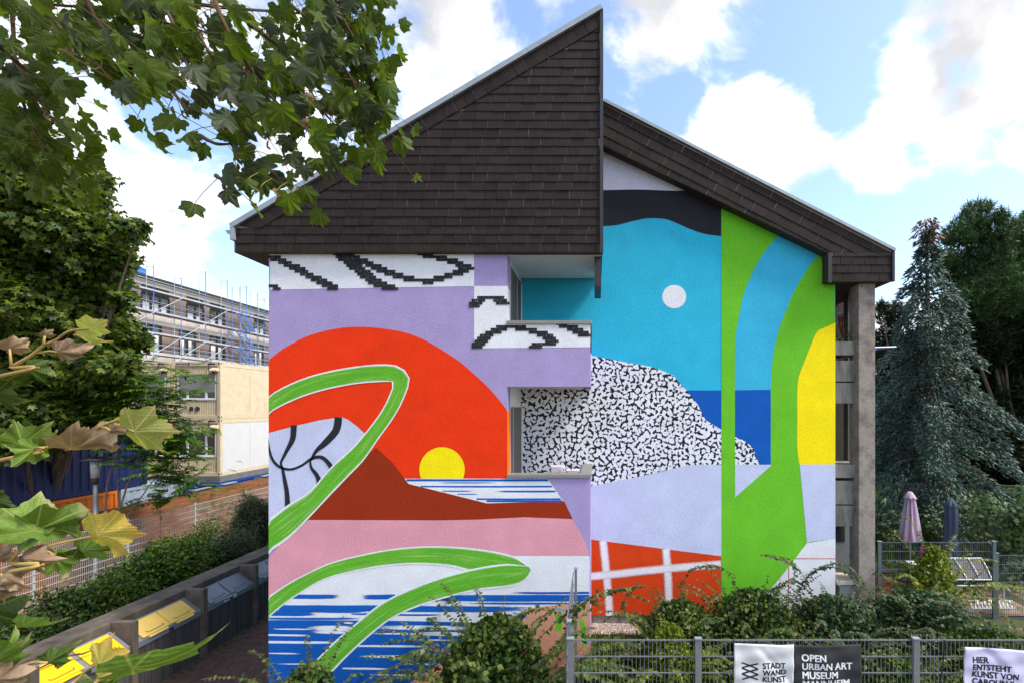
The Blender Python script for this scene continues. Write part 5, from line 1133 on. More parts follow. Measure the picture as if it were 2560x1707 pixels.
# ---- arching-cane bushes below the mural
LA = leaf_mat('arching bush foliage', [lin((30, 50, 18)), lin((48, 74, 24)), lin((68, 94, 32)), lin((112, 122, 52))], .35); LAy = leaf_mat('yellow-green bush foliage', [lin((60, 84, 18)), lin((104, 122, 24)), lin((140, 142, 36))], .4)
LAb = leaf_mat('bluish bush foliage', [lin((36, 56, 34)), lin((54, 78, 44)), lin((78, 102, 56))], .3)
def cane_curve(p0, d0, L, grav, n_=16):
    p, d_ = Vector(p0), Vector(d0).normalized(); pts = [p.copy()]
    for i in range(n_): p = p + d_ * (L / n_); d_ = (d_ + Vector((random.gauss(0, .03), random.gauss(0, .03), -grav / n_))).normalized(); pts.append(p.copy())
    return pts
def cane_bush(name, label, x, y, z0, w, h, ncanes, m, size=.055, spacing=.05, dep=None, extra=(), group=None, fill=900):
    t = thing(name, label, 'bush', (x, y, z0), group); C, T_, N_, S_ = [], [], [], []; st = MB(); dep = dep or w * .6
    canes = []
    for k in range(ncanes):
        a = random.uniform(0, 6.28); q = random.random() ** .6; bx_, by_ = x + math.cos(a) * w * .28 * q, y + math.sin(a) * dep * .28 * q
        canes.append(cane_curve((bx_, by_, z0), (math.cos(a) * .55 * q, math.sin(a) * .5 * q * dep / w, 1), h * random.uniform(.85, 1.45), random.uniform(1.9, 3.4)))
    for e in extra: canes.append(smooth_pts([Vector(p) for p in e]))
    for pts in canes:
        st.tube(pts[::3] + [pts[-1]], [.004 * (1 - .7 * i / len(pts[::3])) + .0012 for i in range(len(pts[::3]) + 1)], 4, False)
        Ltot = sum((b - a).length for a, b in zip(pts, pts[1:])); n_ = int(Ltot / (spacing * 1.15)); 
        for i in range(int(n_ * .12), n_):
            s = i / n_ * (len(pts) - 1); j = min(int(s), len(pts) - 2); p = pts[j].lerp(pts[j + 1], s - j); d_ = (pts[j + 1] - pts[j]).normalized(); sd = d_.cross(Vector((random.gauss(0, .25), random.gauss(0, .25), 1))).normalized()
            for sg in (1, -1):
                C.append(p); T_.append(sd * sg + d_ * .35 + Vector((0, 0, -.45 + random.gauss(0, .2)))); N_.append(Vector((random.gauss(0, .3), random.gauss(0, .3) - .3, 1)) + sd * .3 * sg); S_.append(size * 1.7 * random.uniform(.7, 1.2) * (1 - .45 * (i / n_) ** 3))
    # inner leaves
    for _ in range(int(fill * 2.2)):
        a = random.uniform(0, 6.28); q = math.sqrt(random.random()); zz = random.random() ** .8; k = math.sqrt(max(.05, 1 - zz ** 2.2)); C.append(Vector((x + math.cos(a) * q * w * .5 * k, y + math.sin(a) * q * dep * .5 * k, z0 + zz * h * .95))); T_.append(Vector(rnd_dir(1)[0]) + Vector((0, 0, -.5))); N_.append(Vector(rnd_dir(1)[0]) + Vector((0, -.3, .8))); S_.append(size * 1.6 * random.uniform(.7, 1.2))
    V, Fc = instances(OVAL[0] * np.array([1.1, 1, 1]), OVAL[1], np.array([tuple(c) for c in C]), np.array([tuple(c) for c in T_]), np.array([tuple(c) for c in N_]), np.array(S_))
    fast_mesh('foliage', V, Fc, m, t); tag(st.build('stems', M_stem, t), kind='stuff'); return t
def smooth_pts(pts): return [Vector(p) for p in smooth_line([tuple(p) for p in pts], 6)]
# bottom centre, in front of the projecting wall
cane_bush('arching_bush', 'dark arching bush in front of the painted sea, next to the short fence', XP(1240, 7.3), 7.3, -.35, 2.0, 2.0, 80, LA, .062, .05, 1.5,
          extra=[[P(1300, 1640, 6.9), P(1400, 1545, 6.6), P(1440, 1515, 6.6), P(1520, 1480, 6.7), P(1560, 1468, 6.7), P(1620, 1462, 6.7)], [P(1380, 1700, 6.4), P(1420, 1560, 6.4), P(1460, 1500, 6.5), P(1530, 1470, 6.6)], [P(1230, 1640, 7.0), P(1290, 1540, 7.0), P(1370, 1520, 6.9), P(1430, 1560, 6.8)], [P(1150, 1640, 7.2), P(1060, 1620, 7.0), P(1000, 1640, 7.0)], [P(1340, 1690, 6.4), P(1400, 1600, 6.3), P(1450, 1580, 6.3), P(1490, 1600, 6.3)]], fill=2600)
cane_bush('arching_bush', 'small dark bush tuft at the mural corner over the lane', XP(770, 7.2), 7.2, -.75, 1.3, 1.72, 46, LA, .05, .045, 1.0, fill=1200)
for (x0, y0, x1, y1, x2, y2) in ((1160, 1660, 1050, 1610, 955, 1640), (1180, 1640, 1090, 1615, 1020, 1625)): pass
# right bank of bushes
gq = 'arching bushes behind the banner fence'
cane_bush('arching_bush', 'leafy bush with a yellow-green heart against the orange painted grid', XP(1700, 8.6), 8.6, -.05, 1.9, 1.38, 60, LA, .05, .042, 1.5, extra=[[P(1640, 1620, 8.4), P(1570, 1540, 8.3), P(1560, 1500, 8.3), P(1600, 1450, 8.3)], [P(1720, 1560, 8.6), P(1700, 1480, 8.5), P(1730, 1420, 8.5), P(1790, 1415, 8.4)]], group=gq, fill=1800)
cane_bush('arching_bush', 'small yellow-green bush in front of the orange painted grid', XP(1670, 8.0), 8.0, .1, .9, 1.1, 26, LAy, .04, .035, .8, group=gq, fill=1200)
cane_bush('arching_bush', 'tall dark arching bush in front of the green painted field', XP(1880, 8.8), 8.8, -.05, 2.2, 1.5, 70, LA, .052, .042, 1.6, extra=[[P(1850, 1540, 8.6), P(1830, 1440, 8.5), P(1780, 1410, 8.5), P(1720, 1425, 8.4)], [P(1960, 1500, 8.6), P(1990, 1420, 8.6), P(1960, 1395, 8.6), P(1910, 1385, 8.5)]], group=gq, fill=2200)
cane_bush('arching_bush', 'wide bluish-green bush with long sprays before the white painted corner', XP(2080, 9.0), 9.0, -.05, 2.2, 1.3, 66, LAb, .05, .042, 1.6, extra=[[P(1980, 1560, 8.9), P(2000, 1460, 8.8), P(2060, 1415, 8.8), P(2130, 1440, 8.7), P(2170, 1530, 8.6)], [P(1990, 1540, 8.9), P(2020, 1440, 8.8), P(2090, 1405, 8.7), P(2150, 1440, 8.6), P(2190, 1540, 8.5)], [P(2060, 1560, 8.8), P(2010, 1440, 8.8), P(1960, 1400, 8.8), P(1900, 1385, 8.7)], [P(2040, 1500, 8.8), P(1990, 1450, 8.8), P(1930, 1470, 8.7), P(1880, 1500, 8.7)]], group=gq, fill=1900)
cane_bush('arching_bush', 'sprawling bush with reddish canes below the tall garden fence', XP(2290, 9.2), 9.2, -.05, 2.4, 1.35, 56, LAb, .052, .045, 1.5, extra=[[P(2200, 1640, 9), P(2260, 1540, 8.9), P(2340, 1500, 8.8), P(2440, 1530, 8.7), P(2520, 1610, 8.6)], [P(2220, 1640, 9), P(2300, 1530, 8.9), P(2400, 1520, 8.8), P(2500, 1570, 8.7)], [P(2240, 1600, 9), P(2290, 1490, 9.2), P(2360, 1480, 9.2), P(2420, 1500, 9.2)]], group=gq, fill=2000)
cane_bush('arching_bush', 'yellowish climbing bush threaded through the tall mesh fence', XP(2335, 10.5), 10.5, -.05, 1.1, 1.85, 30, LAy, .055, .05, .7, extra=[[P(2330, 1500, 10.6), P(2310, 1420, 10.6), P(2290, 1400, 10.6), P(2340, 1390, 10.6)]], group=gq, fill=900)
cane_bush('arching_bush', 'dense green bush at the right end of the banner fence', XP(2480, 8.2), 8.2, .0, 2.0, 1.0, 40, LA, .05, .045, 1.6, group=gq, fill=1800)
cane_bush('arching_bush', 'low weedy bush close behind the banner fence', XP(2020, 7.1), 7.1, .1, 2.6, .95, 46, LA, .045, .04, 1.0, group=gq, fill=2400)
cane_bush('arching_bush', 'low bush behind the black banner half', XP(2230, 7.0), 7.0, .1, 2.0, 1.1, 36, LA, .045, .04, 1.0, group=gq, fill=1600)
# grass and weeds
def grass(name, label, n_, xr, yr_, hmin, hmax, m, dens=None):
    X = rng.uniform(*xr, n_); Yy = rng.uniform(*yr_, n_); Z = ground_z(X, Yy) - .02
    tip = np.stack([rng.normal(0, .35, n_), rng.normal(0, .35, n_), np.ones(n_)], 1); nr = np.stack([rng.normal(0, 1, n_), rng.normal(0, 1, n_), np.full(n_, .2)], 1)
    V, Fc = instances(BLADE[0] * np.array([.9, 1, 1]), BLADE[1], np.stack([X, Yy, Z], 1), tip, nr, rng.uniform(hmin, hmax, n_)); o = fast_mesh(name, V, Fc, m, None); tag(o, label, 'grass', kind='stuff')
LG = leaf_mat('grass blades', [lin((46, 68, 20)), lin((74, 96, 30)), lin((104, 116, 46)), lin((60, 84, 24))], .35)
grass('grass', 'rough grass and weeds behind the banner fence', 26000, (-.25, 7.4), (6.0, 9.7), .12, .34, LG)
grass('bank_grass', 'grass on the bank under the trees', 26000, (6.5, 22), (12.9, 21), .15, .4, LG)
LW = leaf_mat('weed leaves', [lin((52, 74, 22)), lin((84, 104, 34)), lin((124, 130, 56))], .35)
n_ = 14000; X = rng.uniform(-.25, 6.9, n_); Yy = rng.uniform(6.0, 9.4, n_); Z = ground_z(X, Yy) + rng.uniform(0, 1, n_) ** 2 * (.25 + .45 * (np.sin(X * 2.1) * np.sin(X * 5.3 + Yy) * .5 + .5))
V, Fc = instances(OVAL[0], OVAL[1], np.stack([X, Yy, Z], 1), rnd_dir(n_) + np.array((0, 0, .1)), rnd_dir(n_) * .6 + np.array((0, 0, 1)), rng.uniform(.03, .06, n_)); o = fast_mesh('weeds', V, Fc, LW, None); tag(o, 'leafy weeds on the ground behind the banner fence', 'weeds', kind='stuff')
LD = leaf_mat('dry brown weeds', [lin((88, 58, 38)), lin((120, 84, 56)), lin((84, 78, 40))], .25)
n_ = 2600; X = rng.uniform(-.05, 1.7, n_); Yy = rng.uniform(8.6, 9.85, n_)
V, Fc = instances(OVAL[0], OVAL[1], np.stack([X, Yy, ground_z(X, Yy) + rng.uniform(.02, .12, n_)], 1), rnd_dir(n_), rnd_dir(n_) * .6 + np.array((0, 0, 1)), rng.uniform(.03, .06, n_)); o = fast_mesh('dry_weeds', V, Fc, LD, None); tag(o, 'reddish dry ground weeds by the gravel strip', 'weeds', kind='stuff')

# ---- trees on the right
LSP = leaf_mat('blue spruce needles', [lin((40, 60, 52)), lin((58, 82, 72)), lin((82, 106, 96)), lin((46, 62, 46))], .12); LDD = leaf_mat('dry spruce tips', [lin((96, 66, 44)), lin((120, 84, 58))], .15)
def spruce(x, y, z0, ztop, rmax, label, name='blue_spruce'):
    t = thing(name, label, 'tree', (x, y, z0)); C, T_, N_, S_ = [], [], [], []; st = MB()
    H_ = ztop - z0; levels = 17
    for k in range(levels):
        f_ = k / (levels - 1); z = z0 + H_ * (.10 + .87 * f_); R0 = rmax * (1 - f_) ** .9 * (1.0 if f_ > .06 else .8) + .12
        nb = 6 if f_ < .75 else 5
        for j in range(nb):
            a = 2 * math.pi * (j + random.random() * .8) / nb + k; L = R0 * (random.uniform(.55, .8) if random.random() < .4 else random.uniform(.9, 1.22)); dx, dy = math.cos(a), math.sin(a); pts = []
            for s in np.linspace(0, 1, 7): pts.append(Vector((x + dx * L * s, y + dy * L * s, z + .10 * L * math.sin(s * 2.2) - .50 * L * s ** 2.2)))
            st.tube([pts[0], pts[3], pts[6]], [.03, .018, .005], 4, False)
            n2 = int(40 + 190 * L)
            for _ in range(n2):
                s = random.random() ** .55; i = min(int(s * 6), 5); p = pts[i].lerp(pts[i + 1], s * 6 - i); w = (.12 + L * .11) * (1.15 - s * .4); sd = Vector((-dy, dx, 0)); off = random.uniform(-1, 1); q = p + sd * off * w + Vector((0, 0, -abs(off) * w * .55 - random.random() ** 1.5 * .5 * (1 - .4 * s)))
                C.append(q); T_.append(Vector((dx, dy, 0)) * .75 + sd * (off * .6 + random.gauss(0, .5)) + Vector((0, 0, -.55 + random.gauss(0, .45)))); N_.append(Vector((random.gauss(0, .8), random.gauss(0, .8), 1))); S_.append(random.uniform(.08, .19))
    SPR = (np.array([(-.5, 0, 0), (.5, 0, 0), (.9, .45, -.12), (0, 1, 0), (-.9, .45, -.12), (0, .5, .1)]) * np.array([.17, 1, 1]), [(0, 1, 5), (1, 2, 5), (2, 3, 5), (3, 4, 5), (4, 0, 5)])
    V, Fc = instances(SPR[0], SPR[1], np.array([tuple(c) for c in C]), np.array([tuple(c) for c in T_]), np.array([tuple(c) for c in N_]), np.array(S_)); fast_mesh('crown', V, Fc, LSP, t)
    k = 380; zt = rng.uniform(ztop - 1.15, ztop + .05, k); a = rng.uniform(0, 6.28, k); rr = (.16 + .30 * np.sin(np.clip((ztop + .1 - zt) / 1.0, 0, 1) * 3.0)) * np.sqrt(rng.random(k)); cc = np.stack([x + rr * np.cos(a), y + rr * np.sin(a), zt], 1)
    V, Fc = instances(SPR[0], SPR[1], cc, np.stack([np.cos(a), np.sin(a), np.full(k, -.9)], 1), rnd_dir(k) + np.array((0, 0, .6)), rng.uniform(.08, .2, k)); fast_mesh('dry_top', V, Fc, LDD, t)
    tag(st.build('branches', M_bark, t), kind='stuff'); MB().tube([(x - .5, y - .2, z0 - .1), (x - .28, y - .1, z0 + 1.0), (x, y, z0 + 2.2), (x, y, ztop - .2)], [.3, .2, .16, .03], 9).build('trunk', M_bark, t, smooth=True); return t
spruce(XP(2318, 16), 16.0, 1.0, ZP(552, 16), 3.0, 'blue-grey spruce with drooping boughs and a dry brown top')
LPN = leaf_mat('pine needles', [lin((34, 58, 28)), lin((52, 80, 38)), lin((72, 100, 48))], .2); LPD = leaf_mat('dark conifer needles', [lin((14, 26, 12)), lin((24, 38, 16)), lin((36, 50, 22)), lin((48, 58, 22))], .2)
def pine(px_list, Y0, dY, base_px, label, m, name='pine_tree', tuft=260, size=.26, gz=1.0, group=None):
    bp = Vector((XP(base_px, Y0), Y0, gz)); t = thing(name, label, 'tree', bp, group); cs = px_clumps(px_list, Y0, dY, .88); NED = (BLADE[0] * np.array([.85, 1, 1]), BLADE[1])
    C, T_, N_, S_ = [], [], [], []
    for (x, y, z, rx, ry, rz) in cs:
        nt_ = max(8, int(tuft * 1.5 * rx * rz))
        for _ in range(nt_):
            d_ = rnd_dir(1)[0]; r = random.random() ** .4; c = np.array((x, y, z)) + d_ * r * np.array((rx, ry, rz)); ax = unit(d_ * .6 + np.array((0, 0, .8)) + rnd_dir(1)[0] * .4)
            k = 15; dd = unit(ax * .75 + rnd_dir(k)); C.append(np.repeat(c[None], k, 0) + ax * rng.uniform(-.14, .14, k)[:, None]); T_.append(dd); N_.append(rnd_dir(k)); S_.append(size * rng.uniform(.6, 1.1, k))
    V, Fc = instances(NED[0], NED[1], np.concatenate(C), np.concatenate(T_), np.concatenate(N_), np.concatenate(S_)); fast_mesh('crown', V, Fc, m, t)
    limb_tree(t, bp, [c[:3] for c in cs[::3]], .12, M_bark)
pine([(2440, 545, 45), (2480, 590, 60), (2400, 590, 45), (2540, 600, 60), (2450, 660, 80), (2540, 680, 80), (2400, 680, 50), (2370, 600, 22), (2600, 620, 70), (2500, 740, 90), (2600, 760, 90), (2420, 760, 70), (2360, 650, 26), (2450, 522, 18), (2500, 545, 22), (2560, 560, 26), (2600, 540, 40)], 21, 1.2, 2560, 'tall green pine rising behind the blue spruce', LPN)
pine([(2560, 840, 100), (2480, 880, 100), (2560, 960, 110), (2470, 1000, 110), (2540, 1080, 120), (2440, 1100, 100), (2620, 900, 120), (2500, 1160, 110), (2600, 1160, 120), (2400, 1180, 90), (2560, 780, 90), (2480, 800, 80), (2440, 860, 80), (2420, 940, 80), (2530, 860, 110), (2600, 820, 110), (2570, 1000, 120)], 23, 1.5, 2500, 'dark shaded conifer filling the space right of the spruce', LPD, 'dark_conifer', 480, .40)
pine([(2230, 790, 40), (2215, 850, 40), (2240, 900, 60), (2220, 980, 70), (2260, 1060, 90), (2200, 1100, 80), (2300, 1150, 100), (2230, 1180, 90), (2180, 1000, 60), (2205, 770, 18), (2180, 900, 40)], 24, 1.0, 2230, 'dark conifer seen between the concrete column and the spruce', LPD, 'dark_conifer', 240, .3)
pine([(2330, 1000, 100), (2350, 1100, 110), (2300, 900, 80), (2400, 1150, 110), (2330, 1190, 100), (2450, 1200, 100), (2550, 1210, 100)], 25, 1.0, 2350, 'dark conifer closing the view behind the spruce trunk', LPD, 'dark_conifer', 420, .40)
# leafy hedge with climbing leaves at the right edge
LH = leaf_mat('broad hedge leaves', [lin((30, 50, 22)), lin((50, 76, 36)), lin((82, 106, 62)), lin((110, 128, 84))], .3)
def hedge(name, label, lst, Y0, dY, m, size, dens, z0=.2):
    cs = px_clumps(lst, Y0, dY); x = sum(c[0] for c in cs) / len(cs); t = thing(name, label, 'hedge', (x, Y0, z0)); crown('foliage', t, cs, dens, size, m, MAPLE, droop=.5, upn=.8)
    b = MB()
    for c in cs: b.tube([(c[0], Y0 + .1, z0), c[:3]], [.03, .01], 5)
    tag(b.build('stems', M_twig, t), kind='stuff')
hedge('leafy_hedge', 'tall broad-leaved climbing hedge beside the dark blue parasol', [(2470, 1270, 40), (2530, 1290, 45), (2460, 1330, 45), (2540, 1350, 55), (2500, 1400, 50), (2570, 1310, 60), (2560, 1420, 50), (2440, 1300, 25), (2590, 1250, 50)], 12.4, .5, LH, .085, 900)
hedge('leafy_hedge', 'low bramble hedge under the dark conifers', [(2330, 1300, 40), (2300, 1340, 35), (2420, 1260, 40), (2360, 1280, 40), (2210, 1330, 30), (2225, 1290, 22), (2430, 1350, 40), (2400, 1310, 40), (2260, 1360, 30), (2200, 1250, 20)], 14.2, .6, LH, .075, 800, .6)
# plant in the balcony box
bx_ = XP(2118, Yb); t = thing('potted_plant', 'leafy trailing plant growing in the concrete balcony box', 'plant', (bx_, Yb + .15, bz(854)))
cs = px_clumps([(2100, 830, 14), (2112, 815, 12), (2106, 845, 14), (2125, 835, 12), (2138, 846, 10), (2117, 848, 12)], Yb + .1, .1); crown('foliage', t, cs, 1500, .05, LSc, OVAL, droop=.3); b = MB()
for c in cs: b.tube([(bx_, Yb + .12, bz(854)), c[:3]], [.008, .004], 5)
tag(b.build('stems', M_twig, t), kind='stuff')

# ================================================================== plane tree leaves close to the camera
def plane_leaf_mesh(name, fold=.25, curl=.5, wav=.12, seed=0, width=1.0, rings=4, roll=0.0):
    """five-lobed toothed leaf, base at the origin, tip along +Y, unit length; curled, folded and wavy"""
    r_ = np.random.default_rng(seed)
    half = [(0, 1.0), (6, .88), (10, .86), (14, .76), (18, .74), (23, .65), (29, .63), (35, .66), (40, .74), (44, .75), (49, .88), (54, .79), (58, .78), (63, .68), (69, .65), (76, .60), (83, .59), (89, .62), (94, .61), (101, .67), (108, .58), (114, .56), (126, .47), (140, .40), (155, .33), (170, .18)]
    out = [(math.radians(a), r * r_.uniform(.93, 1.05)) for a, r in half] + [(-math.radians(a), r * r_.uniform(.93, 1.05)) for a, r in half[::-1] if a > 0]
    n_ = len(out); vs_ = [(0, .0, 0)]; ph = r_.uniform(0, 6, 4)
    for k in range(1, rings + 1):
        q = k / rings
        for a, r in out:
            rr = r * (q ** .9) if k < rings else r
            if k < rings: rr = min(rr, r * q * 1.0 + .0)
            x, y = math.sin(a) * rr * width, math.cos(a) * rr
            vs_.append((x, y, 0))
    res = []
    for x, y, _ in vs_:
        rad = math.hypot(x, y); aa = math.atan2(x, y); z = -fold * (math.sqrt(x * x + .01) - .1) + wav * math.sin(4 * x + 3 * y + ph[0]) * rad + wav * .8 * math.sin(9 * aa + ph[1]) * rad ** 2 + wav * .35 * math.sin(23 * aa + 5 * rad + ph[2]) * rad ** 3
        # bend along the leaf, and roll the margins in
        th = curl * y * 1.2; 
        if abs(curl) > .01: yy, zz = math.sin(th) / (curl * 1.2), -(1 - math.cos(th)) / (curl * 1.2)
        else: yy, zz = y, 0
        if roll:
            ph_ = roll * x; xx = math.sin(ph_) / roll; z += (1 - math.cos(ph_)) / roll; x = xx
        res.append((x - math.sin(th) * 0, yy + z * math.sin(th), zz + z * math.cos(th)))
    f_ = [(0, 1 + i, 1 + (i + 1) % n_) for i in range(n_)]
    for k in range(rings - 1):
        o = 1 + k * n_
        for i in range(n_): f_.append((o + i, o + n_ + i, o + n_ + (i + 1) % n_, o + (i + 1) % n_))
    me = bpy.data.meshes.new(name); me.from_pydata(res, [], f_); 
    uv = me.attributes.new('leafpos', 'FLOAT_VECTOR', 'POINT'); flat = []
    for x, y, z in vs_: flat += [x, y, 0.0]
    uv.data.foreach_set('vector', flat); me.polygons.foreach_set('use_smooth', [True] * len(me.polygons)); me.update(); return me
def plane_leaf_mat(name, main, edge, vein, trans=.4, amount=.4):
    """blade with lighter palmate veins and withered margin patches"""
    m, t, bs, o = new_mat(name); a = attr(t, 'leafpos'); sx = N(t, 'ShaderNodeSeparateXYZ'); t.links.new(a.outputs['Vector'], sx.inputs[0])
    ang = math_node(t, 'ARCTAN2', sx.outputs['X'], sx.outputs['Y']); rad = N(t, 'ShaderNodeVectorMath', operation='LENGTH'); t.links.new(a.outputs['Vector'], rad.inputs[0])
    vfac = None
    for c in (0, .82, -.82, 1.75, -1.75):
        d_ = math_node(t, 'MULTIPLY', math_node(t, 'ABSOLUTE', math_node(t, 'SUBTRACT', ang, c)), rad.outputs['Value']); k = maprange(t, d_, .006, .022, 1., 0.); vfac = k if vfac is None else math_node(t, 'MAXIMUM', vfac, k)
    rib = N(t, 'ShaderNodeTexWave'); rib.inputs['Scale'].default_value = 5; rib.inputs['Distortion'].default_value = 3; t.links.new(a.outputs['Vector'], rib.inputs['Vector'])
    oi = N(t, 'ShaderNodeObjectInfo'); vadd = N(t, 'ShaderNodeVectorMath', operation='ADD'); t.links.new(a.outputs['Vector'], vadd.inputs[0]); t.links.new(oi.outputs['Random'], vadd.inputs[1])
    n1 = noise(t, vadd.outputs[0], 3.5, 5); n2 = noise(t, vadd.outputs[0], 22, 3)
    wither = maprange(t, math_node(t, 'ADD', math_node(t, 'MULTIPLY', rad.outputs['Value'], .55), math_node(t, 'MULTIPLY', n1, .9)), .95 - amount * .55, 1.15 - amount * .45)
    tone = maprange(t, oi.outputs['Random'], 0, 1, .72, 1.22); base = mixc(t, 1.0, main, math_node(t, 'MULTIPLY', tone, maprange(t, n2, .3, .7, .82, 1.18)), 'MULTIPLY')
    base = mixc(t, wither, base, edge); base = mixc(t, math_node(t, 'MULTIPLY', vfac, .75), base, vein)
    t.links.new(base, bs.inputs['Base Color']); bs.inputs['Roughness'].default_value = .5; bs.inputs['Specular IOR Level'].default_value = .3
    bump(t, bs, math_node(t, 'ADD', math_node(t, 'ADD', rib.outputs['Fac'], n2), math_node(t, 'MULTIPLY', vfac, -1.5)), .18, .005)
    tl = N(t, 'ShaderNodeBsdfTranslucent'); t.links.new(mixc(t, 1.0, base, (1.2, 1.25, .6), 'MULTIPLY'), tl.inputs[0]); mx = N(t, 'ShaderNodeMixShader'); mx.inputs[0].default_value = trans
    t.links.new(bs.outputs[0], mx.inputs[1]); t.links.new(tl.outputs[0], mx.inputs[2]); t.links.new(mx.outputs[0], o.inputs[0]); return m
PM_over = plane_leaf_mat('overhead plane leaf', lin((80, 100, 28)), lin((110, 104, 46)), lin((108, 124, 52)), .55, .12)
PM_over2 = plane_leaf_mat('grey-green plane leaf', lin((58, 70, 42)), lin((84, 82, 50)), lin((84, 94, 62)), .4, .15)
PM_yg = plane_leaf_mat('yellow-green plane leaf', lin((168, 172, 92)), lin((190, 160, 104)), lin((208, 204, 140)), .4, .35)
PM_y = plane_leaf_mat('yellow plane leaf', lin((206, 184, 84)), lin((196, 146, 76)), lin((222, 206, 130)), .4, .4)
PM_g = plane_leaf_mat('green plane leaf', lin((108, 136, 54)), lin((186, 172, 126)), lin((158, 170, 90)), .42, .22)
PM_gd = plane_leaf_mat('deep green plane leaf', lin((66, 88, 30)), lin((150, 140, 92)), lin((110, 126, 62)), .35, .2)
PM_b = plane_leaf_mat('withered brown plane leaf', lin((136, 110, 86)), lin((184, 158, 130)), lin((164, 138, 112)), .3, .5)
M_shoot = mat('yellow-green young shoot', lin((176, 150, 84)), .6, .2, 14, .2, 60, dirt=lin((150, 104, 66)), dscale=9)
M_petiole = mat('green-brown petiole', lin((112, 104, 52)), .6, .2, 20)

# ---- foreground shoots at lower left
pl = thing('plane_tree', 'young plane tree shoots with yellowing and withered leaves before the yellow-lidded bins', 'tree', (-3.0, 1.35, ground_z(np.array(-3.0), np.array(1.35)).item()))
trunk_top = Vector((-2.95, 1.35, 5.6)); MB().tube([(-3.0, 1.35, GL), (-3.02, 1.36, 1.5), (-2.98, 1.35, 3.6), trunk_top], [.09, .08, .06, .03], 10).build('trunk', M_bark, pl, smooth=True)
def shoot(pts, Y, r0, r1):
    q = [P(x, y, Y) for x, y in pts]; src = Vector((-2.98, 1.35, q[0].z - .25)); q = [src] + q; q = smooth_pts(q); n_ = len(q)
    MB().tube(q, [.68 * (r0 + (r1 - r0) * i / (n_ - 1)) for i in range(n_)], 8).build('shoot', M_shoot, pl, smooth=True)
shoot([(0, 940), (28, 918), (76, 890), (109, 864), (140, 850), (174, 828), (222, 822)], 1.32, .009, .0035)
shoot([(0, 1150), (60, 1130), (130, 1115), (180, 1098), (230, 1077), (275, 1055), (320, 1045), (375, 1040)], 1.28, .009, .0030)
shoot([(0, 1432), (25, 1405), (55, 1365), (84, 1328)], 1.18, .010, .004); shoot([(0, 1436), (60, 1390), (130, 1362), (245, 1337)], 1.2, .010, .004)
shoot([(60, 1760), (180, 1707), (215, 1675), (250, 1657)], 1.1, .008, .003); shoot([(120, 1790), (240, 1704), (290, 1680), (332, 1668)], 1.0, .009, .004)
LEAFN = [0]
def fg_leaf(junction, tip, Y, m, tilt=0., yaw=0., fold=.25, curl=.4, wav=.12, width=1.0, roll=0., stem=None, parent=None):
    """junction and tip in photograph pixels at distance Y; tilt turns the blade about its midrib"""
    LEAFN[0] += 1; a, b = P(*junction, Y), P(*tip, Y + yaw); ax = b - a; L = ax.length; ax.normalize(); view = (Vector((0, 0, E)) - a).normalized(); nn_ = (view - ax * view.dot(ax)).normalized(); sd = ax.cross(nn_).normalized()
    nn2 = nn_ * math.cos(tilt) + sd * math.sin(tilt); sd2 = ax.cross(nn2).normalized()
    me = plane_leaf_mesh('leaf', fold, curl, wav, LEAFN[0] * 7 + 1, width, 5, roll); me.materials.append(m)
    o = bpy.data.objects.new('leaf', me); COL.objects.link(o); o.parent = pl
    M = Matrix((sd2, ax, nn2)).transposed().to_4x4(); k = .8 * L * (1 + .12 * abs(curl)); o.matrix_local = Matrix.Translation(a - BASE[pl]) @ M @ Matrix.Scale(k, 4)
    if stem: s = P(*stem, Y); MB().tube([s, s.lerp(a, .5) + Vector((0, 0, .004)), a], [.0035, .0028, .0022], 6).build('petiole', M_shoot, pl, smooth=True)
f = fg_leaf
f((222, 822), (276, 800), 1.32, PM_yg, .3, 0, .2, .3, .14, 1.0); f((205, 846), (278, 872), 1.33, PM_yg, 1.1, .02, .6, .9, .16, .7, 0, (185, 838))
f((142, 880), (224, 872), 1.31, PM_b, .3, 0, .8, 1.3, .3, .55, 2.2, (105, 882)); f((112, 840), (140, 824), 1.31, PM_b, .2, 0, .9, 1.2, .3, .7, 2.0, (109, 864)); f((24, 872), (82, 852), 1.30, PM_b, .2, 0, .8, 1.2, .3, .8, 1.8, (28, 916))
f((12, 952), (132, 962), 1.36, PM_gd, .9, .05, .35, .5, .2, .85, 0, (0, 960)); f((70, 920), (120, 985), 1.38, PM_gd, .6, .03, .3, .6, .2, .9, 0, (40, 915)); f((-20, 985), (70, 1015), 1.35, PM_gd, .9, 0, .4, .6, .2, .8)
f((55, 1112), (150, 1050), 1.29, PM_g, .55, .03, .3, .4, .2, 1.0, 0, (62, 1130)); f((86, 1122), (20, 1172), 1.27, PM_g, -.4, -.04, .25, .5, .2, 1.1, 0, (110, 1120)); f((92, 1120), (176, 1085), 1.29, PM_g, .8, .02, .3, .5, .25, .8)
f((178, 1122), (302, 1110), 1.27, PM_b, .9, -.03, .7, .6, .3, .65, .8, (130, 1114)); f((210, 1098), (262, 1076), 1.28, PM_b, .3, 0, .8, 1.1, .3, .6, 1.5); f((276, 1076), (334, 1066), 1.27, PM_b, .3, 0, .9, 1.2, .3, .55, 2.2, (255, 1068))
f((335, 1078), (458, 1084), 1.27, PM_yg, .5, .0, .3, .4, .14, .95, 0, (285, 1060)); f((310, 1052), (390, 1040), 1.29, PM_y, 1.3, .03, .5, .4, .2, .5)
f((84, 1326), (112, 1206), 1.17, PM_g, .15, .02, .15, .35, .12, 1.25); f((90, 1322), (228, 1296), 1.18, PM_g, .7, .0, .35, .7, .22, .75, .6); f((84, 1326), (6, 1262), 1.18, PM_g, -.35, .02, .2, .4, .14, .8)
